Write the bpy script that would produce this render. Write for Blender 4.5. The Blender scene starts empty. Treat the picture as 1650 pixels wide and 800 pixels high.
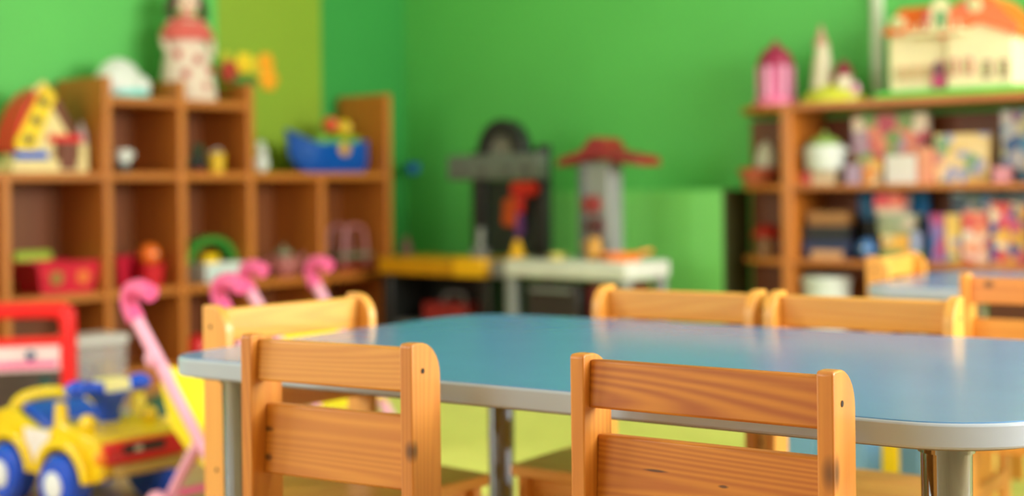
import bpy, math, random
from mathutils import Vector, Matrix

# ------------------------------------------------------------------ camera, light, exposure
S = bpy.context.scene
COL = S.collection
rad = math.radians
F_PX, ROLL, CAM_H, CX, CY = 2200.0, 0.012, 0.77, 825.0, 303.0

cam_d = bpy.data.cameras.new('camera')
cam = bpy.data.objects.new('camera', cam_d); COL.objects.link(cam)
cam_d.sensor_width = 36.0
cam_d.lens = F_PX / 1650.0 * 36.0
cam_d.shift_y = -(400.0 - CY) / 1650.0
cam_d.clip_start = 0.05
right = Vector((math.cos(ROLL), 0, -math.sin(ROLL)))
up = Vector((math.sin(ROLL), 0, math.cos(ROLL)))
back = Vector((0, -1, 0))
cam.matrix_world = Matrix(((right.x, up.x, back.x, 0), (right.y, up.y, back.y, 0), (right.z, up.z, back.z, CAM_H), (0, 0, 0, 1)))
cam_d.dof.use_dof = True
cam_d.dof.focus_distance = 1.40
cam_d.dof.aperture_fstop = 2.5
S.camera = cam
S.cycles.max_bounces = 6
S.cycles.diffuse_bounces = 3

S.view_settings.view_transform = 'Standard'
S.view_settings.look = 'None'
S.view_settings.gamma = 1.0
S.view_settings.use_curve_mapping = False
S.view_settings.exposure = 0.22

world = bpy.data.worlds.new('daylight'); S.world = world
world.use_nodes = True
world.node_tree.nodes['Background'].inputs[0].default_value = (0.80, 0.90, 1.0, 1)
world.node_tree.nodes['Background'].inputs[1].default_value = 1.0

# room axes: A runs along the left wall away from the camera, M points at the left wall
TH = rad(39.7)
A = Vector((math.sin(TH), math.cos(TH)))
M = Vector((-math.cos(TH), math.sin(TH)))
R = -M                                   # along the right wall, towards the camera's right
ROT_L = rad(90) - TH                     # local x -> A, local y -> M (towards the left wall)
ROT_R = -TH                              # local x -> R, local y -> A (towards the right wall)
N_LEFT = 4.8635                          # left wall plane  p.M
N_RIGHT = 5.0157                         # right wall plane p.A
LF = 4.5035                              # front of the left shelf
RF = N_RIGHT - 0.29                      # front of the right shelf
ROOM_A0, ROOM_M0 = -2.6, -2.0            # the two walls behind the camera
CEIL = 2.75

def room(a, m):                          # room coordinates -> world xy
    p = A * a + M * m
    return p.x, p.y

def window_light(name, a, m, z, w, h, direction, energy, color):
    d = bpy.data.lights.new(name, 'AREA'); d.shape = 'RECTANGLE'
    d.size, d.size_y, d.energy, d.color = w, h, energy, color
    o = bpy.data.objects.new(name, d); COL.objects.link(o)
    x, y = room(a, m); o.location = (x, y, z)
    o.rotation_euler = Vector((direction[0], direction[1], direction[2])).to_track_quat('-Z', 'Y').to_euler()
    return o

DAY = (1.0, 0.985, 0.95)
WIN_SIDE = [(2.5, 1.6), (4.2, 1.3)]       # (centre along A, width) on the wall facing the left wall
WIN_BACK = [(2.8, 1.9)]         # (centre along M, width) on the wall facing the right wall
for a_, w_ in WIN_SIDE:
    window_light('window_daylight', a_, ROOM_M0 - 0.05, 1.62, w_, 1.5, (M.x, M.y, -0.12), 132, DAY)
for m_, w_ in WIN_BACK:
    window_light('window_daylight', ROOM_A0 - 0.05, m_, 1.62, w_, 1.5, (A.x, A.y, -0.12), 34, DAY)

WIN_LEFT = [(-1.25, 1.9)]                                # (centre along A, width) on the left wall, behind the camera
for a_, w_ in WIN_LEFT:
    window_light('window_daylight', a_, N_LEFT + 0.05, 1.62, w_, 1.5, (-M.x, -M.y, -0.12), 110, DAY)

# ------------------------------------------------------------------ pixel rays -> places in the room
def ray(u, v):
    a = (u - CX) / F_PX; b = (CY - v) / F_PX
    return a * math.cos(ROLL) + b * math.sin(ROLL), -a * math.sin(ROLL) + b * math.cos(ROLL)
def at_depth(u, v, y):
    X, Z = ray(u, v); return Vector((X * y, y, CAM_H + Z * y))
def at_height(u, v, h):
    X, Z = ray(u, v); y = (h - CAM_H) / Z; return Vector((X * y, y, h))
def on_left(u, dn, z):
    X, _ = ray(u, 300); d = Vector((X, 1)); t = (LF + dn) / d.dot(M)
    return Vector((X * t, t, z))
def on_right(u, dn, z):
    X, _ = ray(u, 300); d = Vector((X, 1)); t = (RF + dn) / d.dot(A)
    return Vector((X * t, t, z))

# ------------------------------------------------------------------ materials
def lin(c):
    f = lambda v: v / 12.92 if v <= 0.04045 else ((v + 0.055) / 1.055) ** 2.4
    return tuple(f(v / 255.0) for v in c) + (1.0,)
MATS = {}
def plain(name, rgb, rough=0.45, metal=0.0, coat=0.0, bump=0.0, vary=0.06, trans=0.0, alpha=1.0):
    if name in MATS: return MATS[name]
    m = bpy.data.materials.new(name); m.use_nodes = True
    nt = m.node_tree; b = nt.nodes['Principled BSDF']
    tc = nt.nodes.new('ShaderNodeTexCoord'); no = nt.nodes.new('ShaderNodeTexNoise')
    no.inputs['Scale'].default_value = 9; no.inputs['Detail'].default_value = 3
    nt.links.new(tc.outputs['Object'], no.inputs['Vector'])
    cr = nt.nodes.new('ShaderNodeValToRGB'); c = lin(rgb)
    cr.color_ramp.elements[0].position = 0.3; cr.color_ramp.elements[1].position = 0.7
    cr.color_ramp.elements[0].color = tuple(v * (1 - vary) for v in c[:3]) + (1,)
    cr.color_ramp.elements[1].color = tuple(min(1, v * (1 + vary)) for v in c[:3]) + (1,)
    nt.links.new(no.outputs['Fac'], cr.inputs['Fac']); nt.links.new(cr.outputs['Color'], b.inputs['Base Color'])
    b.inputs['Roughness'].default_value = rough; b.inputs['Metallic'].default_value = metal
    b.inputs['Coat Weight'].default_value = coat; b.inputs['Coat Roughness'].default_value = 0.15
    b.inputs['Transmission Weight'].default_value = trans; b.inputs['Alpha'].default_value = alpha
    if bump:
        n2 = nt.nodes.new('ShaderNodeTexNoise'); n2.inputs['Scale'].default_value = 160
        nt.links.new(tc.outputs['Object'], n2.inputs['Vector'])
        bp = nt.nodes.new('ShaderNodeBump'); bp.inputs['Strength'].default_value = bump; bp.inputs['Distance'].default_value = 0.002
        nt.links.new(n2.outputs['Fac'], bp.inputs['Height']); nt.links.new(bp.outputs['Normal'], b.inputs['Normal'])
    MATS[name] = m; return m

def wood(name, light, dark, axis='X', grain=1.0, rough=0.5, coat=0.45, contrast=1.0, knots=(), seed=0.0):
    """varnished pine: stretched growth rings along one axis, fine fibres, optional knots (object space)"""
    if name in MATS: return MATS[name]
    m = bpy.data.materials.new(name); m.use_nodes = True
    nt = m.node_tree; L = nt.links.new; b = nt.nodes['Principled BSDF']
    tc = nt.nodes.new('ShaderNodeTexCoord'); oi = nt.nodes.new('ShaderNodeObjectInfo')
    mul = nt.nodes.new('ShaderNodeMath'); mul.operation = 'MULTIPLY_ADD'
    mul.inputs[1].default_value = 7.0; mul.inputs[2].default_value = seed
    L(oi.outputs['Random'], mul.inputs[0])
    add = nt.nodes.new('ShaderNodeVectorMath'); add.operation = 'ADD'
    L(tc.outputs['Object'], add.inputs[0]); L(mul.outputs[0], add.inputs[1])
    mp = nt.nodes.new('ShaderNodeMapping')
    st = {'X': (0.06, 1, 1), 'Y': (1, 0.06, 1), 'Z': (1, 1, 0.06)}[axis]
    mp.inputs['Scale'].default_value = tuple(s * grain for s in st)
    L(add.outputs[0], mp.inputs['Vector'])
    fg = nt.nodes.new('ShaderNodeTexNoise'); fg.inputs['Scale'].default_value = 5.0; fg.inputs['Detail'].default_value = 1.5
    fg.inputs['Roughness'].default_value = 0.35; L(mp.outputs[0], fg.inputs['Vector'])
    rg_ = nt.nodes.new('ShaderNodeMath'); rg_.operation = 'MULTIPLY'; rg_.inputs[1].default_value = 190.0; L(fg.outputs['Fac'], rg_.inputs[0])
    sn = nt.nodes.new('ShaderNodeMath'); sn.operation = 'SINE'; L(rg_.outputs[0], sn.inputs[0])
    wv = nt.nodes.new('ShaderNodeMapRange'); wv.inputs['From Min'].default_value = -1.0; wv.inputs['From Max'].default_value = 1.0
    L(sn.outputs[0], wv.inputs['Value'])
    no = nt.nodes.new('ShaderNodeTexNoise'); no.inputs['Scale'].default_value = 9; no.inputs['Detail'].default_value = 3
    L(mp.outputs[0], no.inputs['Vector'])
    mp2 = nt.nodes.new('ShaderNodeMapping'); st2 = {'X': (4, 160, 160), 'Y': (160, 4, 160), 'Z': (160, 160, 4)}[axis]
    mp2.inputs['Scale'].default_value = st2; L(add.outputs[0], mp2.inputs['Vector'])
    fb = nt.nodes.new('ShaderNodeTexNoise'); fb.inputs['Scale'].default_value = 1.0; fb.inputs['Detail'].default_value = 2
    L(mp2.outputs[0], fb.inputs['Vector'])
    mixf = nt.nodes.new('ShaderNodeMath'); mixf.operation = 'MULTIPLY_ADD'; mixf.inputs[1].default_value = 0.30 * contrast
    L(wv.outputs[0], mixf.inputs[0])
    sc = nt.nodes.new('ShaderNodeMath'); sc.operation = 'MULTIPLY_ADD'; sc.inputs[1].default_value = 0.7; sc.inputs[2].default_value = -0.06
    L(no.outputs['Fac'], sc.inputs[0]); L(sc.outputs[0], mixf.inputs[2])
    mix2 = nt.nodes.new('ShaderNodeMath'); mix2.operation = 'MULTIPLY_ADD'; mix2.inputs[1].default_value = 0.28
    L(fb.outputs['Fac'], mix2.inputs[0]); L(mixf.outputs[0], mix2.inputs[2])
    cr = nt.nodes.new('ShaderNodeValToRGB')
    cr.color_ramp.elements[0].position = 0.18; cr.color_ramp.elements[1].position = 0.95
    cr.color_ramp.elements[0].color = lin(light); cr.color_ramp.elements[1].color = lin(dark)
    L(mix2.outputs[0], cr.inputs['Fac'])
    col = cr.outputs['Color']
    for (kx, ky, kz, kr, ks) in knots:
        sub = nt.nodes.new('ShaderNodeVectorMath'); sub.operation = 'SUBTRACT'; sub.inputs[1].default_value = (kx, ky, kz)
        L(tc.outputs['Object'], sub.inputs[0])
        sv = nt.nodes.new('ShaderNodeVectorMath'); sv.operation = 'MULTIPLY'; sv.inputs[1].default_value = ks
        L(sub.outputs[0], sv.inputs[0])
        ln = nt.nodes.new('ShaderNodeVectorMath'); ln.operation = 'LENGTH'; L(sv.outputs[0], ln.inputs[0])
        mr = nt.nodes.new('ShaderNodeMapRange'); mr.inputs['From Min'].default_value = kr * 0.45; mr.inputs['From Max'].default_value = kr
        mr.inputs['To Min'].default_value = 0.8; mr.inputs['To Max'].default_value = 0.0
        L(ln.outputs['Value'], mr.inputs['Value'])
        mx = nt.nodes.new('ShaderNodeMix'); mx.data_type = 'RGBA'
        L(mr.outputs[0], mx.inputs['Factor']); L(col, mx.inputs['A']); mx.inputs['B'].default_value = lin((58, 30, 14))
        col = mx.outputs['Result']
    L(col, b.inputs['Base Color'])
    b.inputs['Roughness'].default_value = rough
    b.inputs['Coat Weight'].default_value = coat; b.inputs['Coat Roughness'].default_value = 0.25
    bp = nt.nodes.new('ShaderNodeBump'); bp.inputs['Strength'].default_value = 0.06; bp.inputs['Distance'].default_value = 0.001
    L(fb.outputs['Fac'], bp.inputs['Height']); L(bp.outputs['Normal'], b.inputs['Normal'])
    MATS[name] = m; return m

def printed(name, palette, scale=14.0, seed=0.0, rough=0.35, warp=0.05):
    """flat colour print on card: irregular patches from a palette"""
    if name in MATS: return MATS[name]
    m = bpy.data.materials.new(name); m.use_nodes = True
    nt = m.node_tree; L = nt.links.new; b = nt.nodes['Principled BSDF']
    tc = nt.nodes.new('ShaderNodeTexCoord'); mp = nt.nodes.new('ShaderNodeMapping')
    mp.inputs['Location'].default_value = (seed, seed * 1.7, seed * 0.6)
    L(tc.outputs['Object'], mp.inputs['Vector'])
    no = nt.nodes.new('ShaderNodeTexNoise'); no.inputs['Scale'].default_value = 18
    L(mp.outputs[0], no.inputs['Vector'])
    mx = nt.nodes.new('ShaderNodeVectorMath'); mx.operation = 'MULTIPLY_ADD'; mx.inputs[1].default_value = (warp,) * 3
    L(no.outputs['Color'], mx.inputs[0]); L(mp.outputs[0], mx.inputs[2])
    vo = nt.nodes.new('ShaderNodeTexVoronoi'); vo.inputs['Scale'].default_value = scale * 1.5
    L(mx.outputs[0], vo.inputs['Vector'])
    sp = nt.nodes.new('ShaderNodeSeparateColor'); L(vo.outputs['Color'], sp.inputs[0])
    cr = nt.nodes.new('ShaderNodeValToRGB'); cr.color_ramp.interpolation = 'CONSTANT'
    n = len(palette); els = cr.color_ramp.elements
    els[0].position = 0; els[0].color = lin(palette[0]); els[1].position = 1.0 / n; els[1].color = lin(palette[1 % n])
    for i in range(2, n):
        e = els.new(i / n); e.color = lin(palette[i])
    L(sp.outputs[0], cr.inputs['Fac']); L(cr.outputs['Color'], b.inputs['Base Color'])
    b.inputs['Roughness'].default_value = rough
    MATS[name] = m; return m

def wall_paint(name, base, band=None):
    """matt wall paint with a faint roller texture; band = [(from, to, colour)] painted vertical fields along local x"""
    m = bpy.data.materials.new(name); m.use_nodes = True
    nt = m.node_tree; L = nt.links.new; b = nt.nodes['Principled BSDF']
    tc = nt.nodes.new('ShaderNodeTexCoord'); no = nt.nodes.new('ShaderNodeTexNoise')
    no.inputs['Scale'].default_value = 1.3; no.inputs['Detail'].default_value = 4
    L(tc.outputs['Object'], no.inputs['Vector'])
    def ramp(c):
        cr = nt.nodes.new('ShaderNodeValToRGB'); c = lin(c)
        cr.color_ramp.elements[0].position = 0.35; cr.color_ramp.elements[1].position = 0.65
        cr.color_ramp.elements[0].color = tuple(v * 0.95 for v in c[:3]) + (1,)
        cr.color_ramp.elements[1].color = tuple(v * 1.05 for v in c[:3]) + (1,)
        L(no.outputs['Fac'], cr.inputs['Fac']); return cr.outputs['Color']
    col = ramp(base)
    for lo_, hi_, rgb_ in (band or []):
        sx = nt.nodes.new('ShaderNodeSeparateXYZ'); L(tc.outputs['Object'], sx.inputs[0])
        g = nt.nodes.new('ShaderNodeMath'); g.operation = 'GREATER_THAN'; g.inputs[1].default_value = lo_; L(sx.outputs[0], g.inputs[0])
        l = nt.nodes.new('ShaderNodeMath'); l.operation = 'LESS_THAN'; l.inputs[1].default_value = hi_; L(sx.outputs[0], l.inputs[0])
        q = nt.nodes.new('ShaderNodeMath'); q.operation = 'MULTIPLY'; L(g.outputs[0], q.inputs[0]); L(l.outputs[0], q.inputs[1])
        mx = nt.nodes.new('ShaderNodeMix'); mx.data_type = 'RGBA'
        L(q.outputs[0], mx.inputs['Factor']); L(col, mx.inputs['A']); L(ramp(rgb_), mx.inputs['B'])
        col = mx.outputs['Result']
    L(col, b.inputs['Base Color']); b.inputs['Roughness'].default_value = 0.6
    n2 = nt.nodes.new('ShaderNodeTexNoise'); n2.inputs['Scale'].default_value = 220; L(tc.outputs['Object'], n2.inputs['Vector'])
    bp = nt.nodes.new('ShaderNodeBump'); bp.inputs['Strength'].default_value = 0.05; bp.inputs['Distance'].default_value = 0.002
    L(n2.outputs['Fac'], bp.inputs['Height']); L(bp.outputs['Normal'], b.inputs['Normal'])
    return m

# ------------------------------------------------------------------ mesh helpers
class MB:
    def __init__(s): s.v = []; s.f = []
    def _add(s, vs, fs, mat=None):
        o = len(s.v)
        for p in vs:
            p = Vector(p); s.v.append(tuple(mat @ p) if mat else tuple(p))
        s.f += [tuple(i + o for i in f) for f in fs]
        return s
    def box(s, c, d, rot=None, taper=1.0):
        x, y, z = d[0] / 2, d[1] / 2, d[2] / 2; t = taper
        vs = [(-x, -y, -z), (x, -y, -z), (x, y, -z), (-x, y, -z), (-x * t, -y * t, z), (x * t, -y * t, z), (x * t, y * t, z), (-x * t, y * t, z)]
        m = Matrix.Translation(c)
        if rot: m = m @ Matrix.Rotation(rot[2], 4, 'Z') @ Matrix.Rotation(rot[1], 4, 'Y') @ Matrix.Rotation(rot[0], 4, 'X')
        return s._add(vs, [(0, 3, 2, 1), (4, 5, 6, 7), (0, 1, 5, 4), (1, 2, 6, 5), (2, 3, 7, 6), (3, 0, 4, 7)], m)
    def prism(s, poly, a, b, axis='x'):
        """poly: 2D outline; axis x -> (y,z), y -> (x,z), z -> (x,y); extruded from a to b"""
        def P(p, t): return {'x': (t, p[0], p[1]), 'y': (p[0], t, p[1]), 'z': (p[0], p[1], t)}[axis]
        n = len(poly)
        area = sum(poly[i][0] * poly[(i + 1) % n][1] - poly[(i + 1) % n][0] * poly[i][1] for i in range(n))
        if (area < 0) != (axis == 'y'): poly = poly[::-1]
        if b < a: a, b = b, a
        vs = [P(p, a) for p in poly] + [P(p, b) for p in poly]
        fs = [tuple(range(n))[::-1], tuple(range(n, 2 * n))]
        fs += [(i, (i + 1) % n, n + (i + 1) % n, n + i) for i in range(n)]
        return s._add(vs, fs)
    def lathe(s, prof, c=(0, 0, 0), seg=24, axis='z', sx=1.0, sy=1.0):
        vs, fs, n = [], [], len(prof)
        for i in range(seg):
            t = 2 * math.pi * i / seg
            for r, h in prof:
                x, y = r * math.cos(t) * sx, r * math.sin(t) * sy
                vs.append({'z': (x + c[0], y + c[1], h + c[2]), 'x': (h + c[0], x + c[1], y + c[2]), 'y': (y + c[0], h + c[1], x + c[2])}[axis])
        for i in range(seg):
            j = (i + 1) % seg
            for k in range(n - 1): fs.append((i * n + k, j * n + k, j * n + k + 1, i * n + k + 1))
        if prof[0][0] > 1e-5: fs.append(tuple(i * n for i in range(seg))[::-1])
        if prof[-1][0] > 1e-5: fs.append(tuple(i * n + n - 1 for i in range(seg)))
        return s._add(vs, fs)
    def ball(s, c, r, seg=18, rings=10, zmin=-1.0):
        if not isinstance(r, (tuple, list)): r = (r, r, r)
        t0 = math.asin(zmin)
        pr = [(math.cos(t0 + (math.pi / 2 - t0) * k / rings), math.sin(t0 + (math.pi / 2 - t0) * k / rings)) for k in range(rings + 1)]
        pr = [(max(a, 0.0), b) for a, b in pr]
        t = MB().lathe(pr, seg=seg)
        m = Matrix.Translation(c) @ Matrix.Diagonal((r[0], r[1], r[2], 1))
        return s._add(t.v, t.f, m)
    def tube(s, pts, r, seg=10, closed=False):
        pts = [Vector(p) for p in pts]; n = len(pts)
        rs = r if isinstance(r, (list, tuple)) else [r] * n
        vs, fs = [], []
        ref = None
        for i, p in enumerate(pts):
            if closed: d = pts[(i + 1) % n] - pts[i - 1]
            else: d = pts[min(i + 1, n - 1)] - pts[max(i - 1, 0)]
            d.normalize()
            if ref is None: ref = d.orthogonal().normalized()
            ref = (ref - d * ref.dot(d)).normalized(); q = d.cross(ref)
            for k in range(seg):
                t = 2 * math.pi * k / seg
                vs.append(p + (ref * math.cos(t) + q * math.sin(t)) * rs[i])
        for i in range(n if closed else n - 1):
            j = (i + 1) % n
            for k in range(seg):
                l = (k + 1) % seg
                fs.append((i * seg + k, i * seg + l, j * seg + l, j * seg + k))
        if not closed:
            fs.append(tuple(range(seg))[::-1]); fs.append(tuple((n - 1) * seg + k for k in range(seg)))
        return s._add(vs, fs)
    def build(s, name, mat, parent=None, bevel=0.0, bseg=2, smooth=True, label=None, loc=None, rot=None):
        me = bpy.data.meshes.new(name); me.from_pydata(s.v, [], s.f); me.update()
        if smooth:
            me.polygons.foreach_set('use_smooth', [True] * len(me.polygons))
            me.set_sharp_from_angle(angle=rad(38))
        me.materials.append(mat)
        o = bpy.data.objects.new(name, me); COL.objects.link(o)
        if parent: o.parent = parent
        if loc is not None: o.location = loc
        if rot is not None: o.rotation_euler = rot
        if bevel:
            md = o.modifiers.new('edge', 'BEVEL'); md.width = bevel; md.segments = bseg
            md.limit_method = 'ANGLE'; md.angle_limit = rad(38); md.harden_normals = False
        if label: o['label'] = label
        return o

def smooth_path(pts, n=6):
    """Catmull-Rom through points"""
    P = [Vector(p) for p in pts]; out = []
    for i in range(len(P) - 1):
        p0, p1, p2, p3 = P[max(i - 1, 0)], P[i], P[i + 1], P[min(i + 2, len(P) - 1)]
        for k in range(n):
            t = k / n
            out.append(0.5 * ((2 * p1) + (p2 - p0) * t + (2 * p0 - 5 * p1 + 4 * p2 - p3) * t * t + (-p0 + 3 * p1 - 3 * p2 + p3) * t ** 3))
    out.append(P[-1]); return out

def rrect(x0, x1, y0, y1, r, n=8):
    """rounded rectangle; r = one radius or (far right, far left, near left, near right)"""
    out = []
    r4 = r if isinstance(r, (tuple, list)) else (r,) * 4
    for r, cx, cy, a0 in ((r4[0], x1 - r4[0], y1 - r4[0], 0), (r4[1], x0 + r4[1], y1 - r4[1], 90), (r4[2], x0 + r4[2], y0 + r4[2], 180), (r4[3], x1 - r4[3], y0 + r4[3], 270)):
        for k in range(n + 1):
            t = rad(a0 + 90 * k / n); out.append((cx + r * math.cos(t), cy + r * math.sin(t)))
    return out

def tag(o, label, cat, group=None, kind=None):
    o['label'] = label; o['category'] = cat
    if group: o['group'] = group
    if kind: o['kind'] = kind
    return o
def thing(name, label, cat, loc=(0, 0, 0), rz=0.0, group=None):
    o = bpy.data.objects.new(name, None); COL.objects.link(o)
    o.empty_display_size = 0.05
    o.location = loc; o.rotation_euler = (0, 0, rz)
    return tag(o, label, cat, group)
def copy_thing(src, label, loc, rz, group=None):
    def cp(o, parent):
        c = o.copy(); COL.objects.link(c)
        if parent: c.parent = parent
        for ch in list(o.children): cp(ch, c)
        return c
    r = cp(src, None); r.location = loc; r.rotation_euler = (0, 0, rz); r['label'] = label
    if group: r['group'] = group
    return r

# ------------------------------------------------------------------ the room
GREEN = (92, 192, 88)
m_wall = wall_paint('green_wall_paint', GREEN)
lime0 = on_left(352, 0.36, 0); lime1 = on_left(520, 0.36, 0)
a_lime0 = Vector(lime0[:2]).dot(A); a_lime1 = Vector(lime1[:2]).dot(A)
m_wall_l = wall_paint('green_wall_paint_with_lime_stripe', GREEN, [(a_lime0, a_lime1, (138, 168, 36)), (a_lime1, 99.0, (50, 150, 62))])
m_beige = plain('beige_wall_paint', (216, 184, 140), 0.7)
m_white = plain('white_paint', (232, 232, 226), 0.55)
m_floor = wood('laminate_floor', (214, 182, 132), (178, 140, 92), 'X', 0.35, 0.35, 0.1)

def struct(name, mb, mat, label, cat, rz=0.0, **k):
    o = mb.build(name, mat, smooth=False, **k); o.rotation_euler = (0, 0, rz)
    return tag(o, label, cat, kind='structure')
# floor and ceiling in the left-wall frame (x along A, y along M)
struct('floor', MB().box(((ROOM_A0 + N_RIGHT) / 2, (ROOM_M0 + N_LEFT) / 2, -0.05), (N_RIGHT - ROOM_A0, N_LEFT - ROOM_M0, 0.1)), m_floor,
       'pale laminate floor of the playroom', 'floor', ROT_L)
struct('ceiling', MB().box(((ROOM_A0 + N_RIGHT) / 2, (ROOM_M0 + N_LEFT) / 2, CEIL + 0.05), (N_RIGHT - ROOM_A0, N_LEFT - ROOM_M0, 0.1)), m_white,
       'white ceiling of the playroom', 'ceiling', ROT_L)
struct('wall_right', MB().box((N_RIGHT + 0.06, (ROOM_M0 + N_LEFT) / 2, CEIL / 2), (0.12, N_LEFT - ROOM_M0 + 0.24, CEIL)), m_wall,
       'green wall behind the toy kitchen and the bookcase', 'wall', ROT_L)

def window_wall(name, label, along_a, lo, hi, plane, wins, n0, mat=None, sign=1):
    """a wall behind the camera with real window openings"""
    z0, z1 = 0.85, 2.4
    def bx(mb, s0, s1, za, zb, t=0.12, off=0.06):
        c, d = (s0 + s1) / 2, s1 - s0
        off = off * sign
        if along_a: mb.box((c, plane - off, (za + zb) / 2), (d, t, zb - za))
        else: mb.box((plane - off, c, (za + zb) / 2), (t, d, zb - za))
    w = MB(); bx(w, lo, hi, 0, z0); bx(w, lo, hi, z1, CEIL)
    cur = lo
    for c, wd in sorted(wins):
        bx(w, cur, c - wd / 2, z0, z1); cur = c + wd / 2
    bx(w, cur, hi, z0, z1)
    struct(name, w, mat or m_white, label, 'wall', ROT_L)
    for i, (c, wd) in enumerate(sorted(wins)):
        fr = MB()
        for s in (c - wd / 2 + 0.02, c, c + wd / 2 - 0.02): bx(fr, s - 0.02, s + 0.02, z0, z1, 0.05, 0.03)
        for z in (z0 + 0.02, z1 - 0.02): bx(fr, c - wd / 2, c + wd / 2, z - 0.02, z + 0.02, 0.05, 0.03)
        struct('window_%d' % (n0 + i), fr, m_white, 'white window frame in the daylight wall', 'window', ROT_L)
window_wall('wall_front', 'beige window wall facing the cube shelf', True, ROOM_A0, N_RIGHT, ROOM_M0, WIN_SIDE, 1, m_beige)
window_wall('wall_back', 'beige window wall facing the bookcase', False, ROOM_M0, N_LEFT, ROOM_A0, WIN_BACK, 3, m_beige)

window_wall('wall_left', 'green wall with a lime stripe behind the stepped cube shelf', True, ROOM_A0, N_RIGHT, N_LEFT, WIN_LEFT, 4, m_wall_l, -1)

# white conduit running down the right wall
cp = on_right(1417, 0.29 - 0.012, 0)
s_c = Vector(cp[:2]).dot(R)
struct('trim_1', MB().box((s_c, N_RIGHT - 0.012, 1.085 + (CEIL - 1.085) / 2), (0.045, 0.024, CEIL - 1.085)).box((s_c, N_RIGHT - 0.027, 1.085 + (CEIL - 1.085) / 2), (0.03, 0.008, CEIL - 1.085)),
       plain('white_conduit', (196, 208, 178), 0.4), 'white cable conduit running down the green wall', 'conduit', ROT_R, bevel=0.003)
bb = MB().box(((ROOM_A0 + N_RIGHT) / 2, N_LEFT - 0.008, 0.035), (N_RIGHT - ROOM_A0, 0.016, 0.07))
struct('baseboard_left', bb, plain('baseboard_beech', (190, 140, 84), 0.4), 'wooden baseboard along the green left wall', 'baseboard', ROT_L, bevel=0.003)

# ------------------------------------------------------------------ table frame axes (table stands at an angle)
TA = rad(34.3)
TL = Vector((math.cos(TA), -math.sin(TA))); TN = Vector((math.sin(TA), math.cos(TA)))
def tbl(a, n): p = TL * a + TN * n; return Vector((p.x, p.y, 0))

TOP_H = 0.53
m_top = plain('teal_laminate', (86, 137, 188), 0.2, coat=0.0, vary=0.03)
m_rim = plain('grey_edge_band', (174, 188, 202), 0.28, vary=0.02)
m_chrome = plain('chrome', (140, 152, 168), 0.08, metal=1.0, vary=0.02)
m_under = plain('table_underside', (150, 142, 120), 0.6)
def make_table(label, centre, rz, lx, ly, rc, legs):
    t = thing('play_table', label, 'table', centre, rz, 'teal laminate play tables')
    out = rrect(-lx / 2, lx / 2, -ly / 2, ly / 2, rc, 10)
    inn = rrect(-lx / 2 + 0.003, lx / 2 - 0.003, -ly / 2 + 0.003, ly / 2 - 0.003, [v - 0.003 for v in rc], 10)
    MB().prism(inn, TOP_H - 0.004, TOP_H, 'z').build('table_top', m_top, t, bevel=0.0015)
    MB().prism(out, TOP_H - 0.0275, TOP_H - 0.0012, 'z').build('edge_band', m_rim, t, bevel=0.003)
    b = rrect(-lx / 2 + 0.02, lx / 2 - 0.02, -ly / 2 + 0.02, ly / 2 - 0.02, [v - 0.02 for v in rc], 10)
    MB().prism(b, TOP_H - 0.032, TOP_H - 0.0265, 'z').build('underside', m_under, t)
    for x, y in legs:
        lg = MB().lathe([(0.0, 0.0), (0.020, 0.0), (0.0225, 0.004), (0.026, TOP_H - 0.045), (0.026, TOP_H - 0.034), (0.0, TOP_H - 0.034)], (x, y, 0), 28).build('leg', m_chrome, t)
        MB().lathe([(0.0, -0.001), (0.024, -0.001), (0.024, 0.02), (0.0, 0.02)], (x, y, 0.001), 20).build('foot_cap', plain('black_rubber', (28, 28, 30), 0.7), lg)
        MB().lathe([(0.0, TOP_H - 0.038), (0.029, TOP_H - 0.038), (0.029, TOP_H - 0.031), (0.0, TOP_H - 0.031)], (x, y, 0), 24).build('mounting_plate', m_chrome, lg)
    return t
# near table: along -1.557..-0.322, perp 1.362..2.150
ta0, ta1, tn0, tn1 = -1.554, -0.322, 1.360, 2.148
tc_ = tbl((ta0 + ta1) / 2, (tn0 + tn1) / 2)
lxx, lyy = ta1 - ta0, tn1 - tn0
def lc(a, n): return (a - (ta0 + ta1) / 2, n - (tn0 + tn1) / 2)
make_table('teal play table with grey rim in the foreground', tc_, -TA, lxx, lyy, (0.14, 0.13, 0.06, 0.14),
           [lc(-1.453, 1.42), lc(-0.428, 1.42), lc(-1.453, 2.085), lc(-0.415, 2.085)])
# second table, further back at the right
q = at_height(1378, 462, TOP_H); qa, qn = Vector(q[:2]).dot(TL), Vector(q[:2]).dot(TN)
make_table('distant teal play table in front of the bookcase', tbl(qa + lxx / 2, qn + 0.33 + 0.03), -TA, lxx, 0.66, (0.13, 0.13, 0.07, 0.13),
           [(-lxx / 2 + 0.11, -0.26), (lxx / 2 - 0.11, -0.26), (-lxx / 2 + 0.11, 0.26), (lxx / 2 - 0.11, 0.26)])

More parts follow.
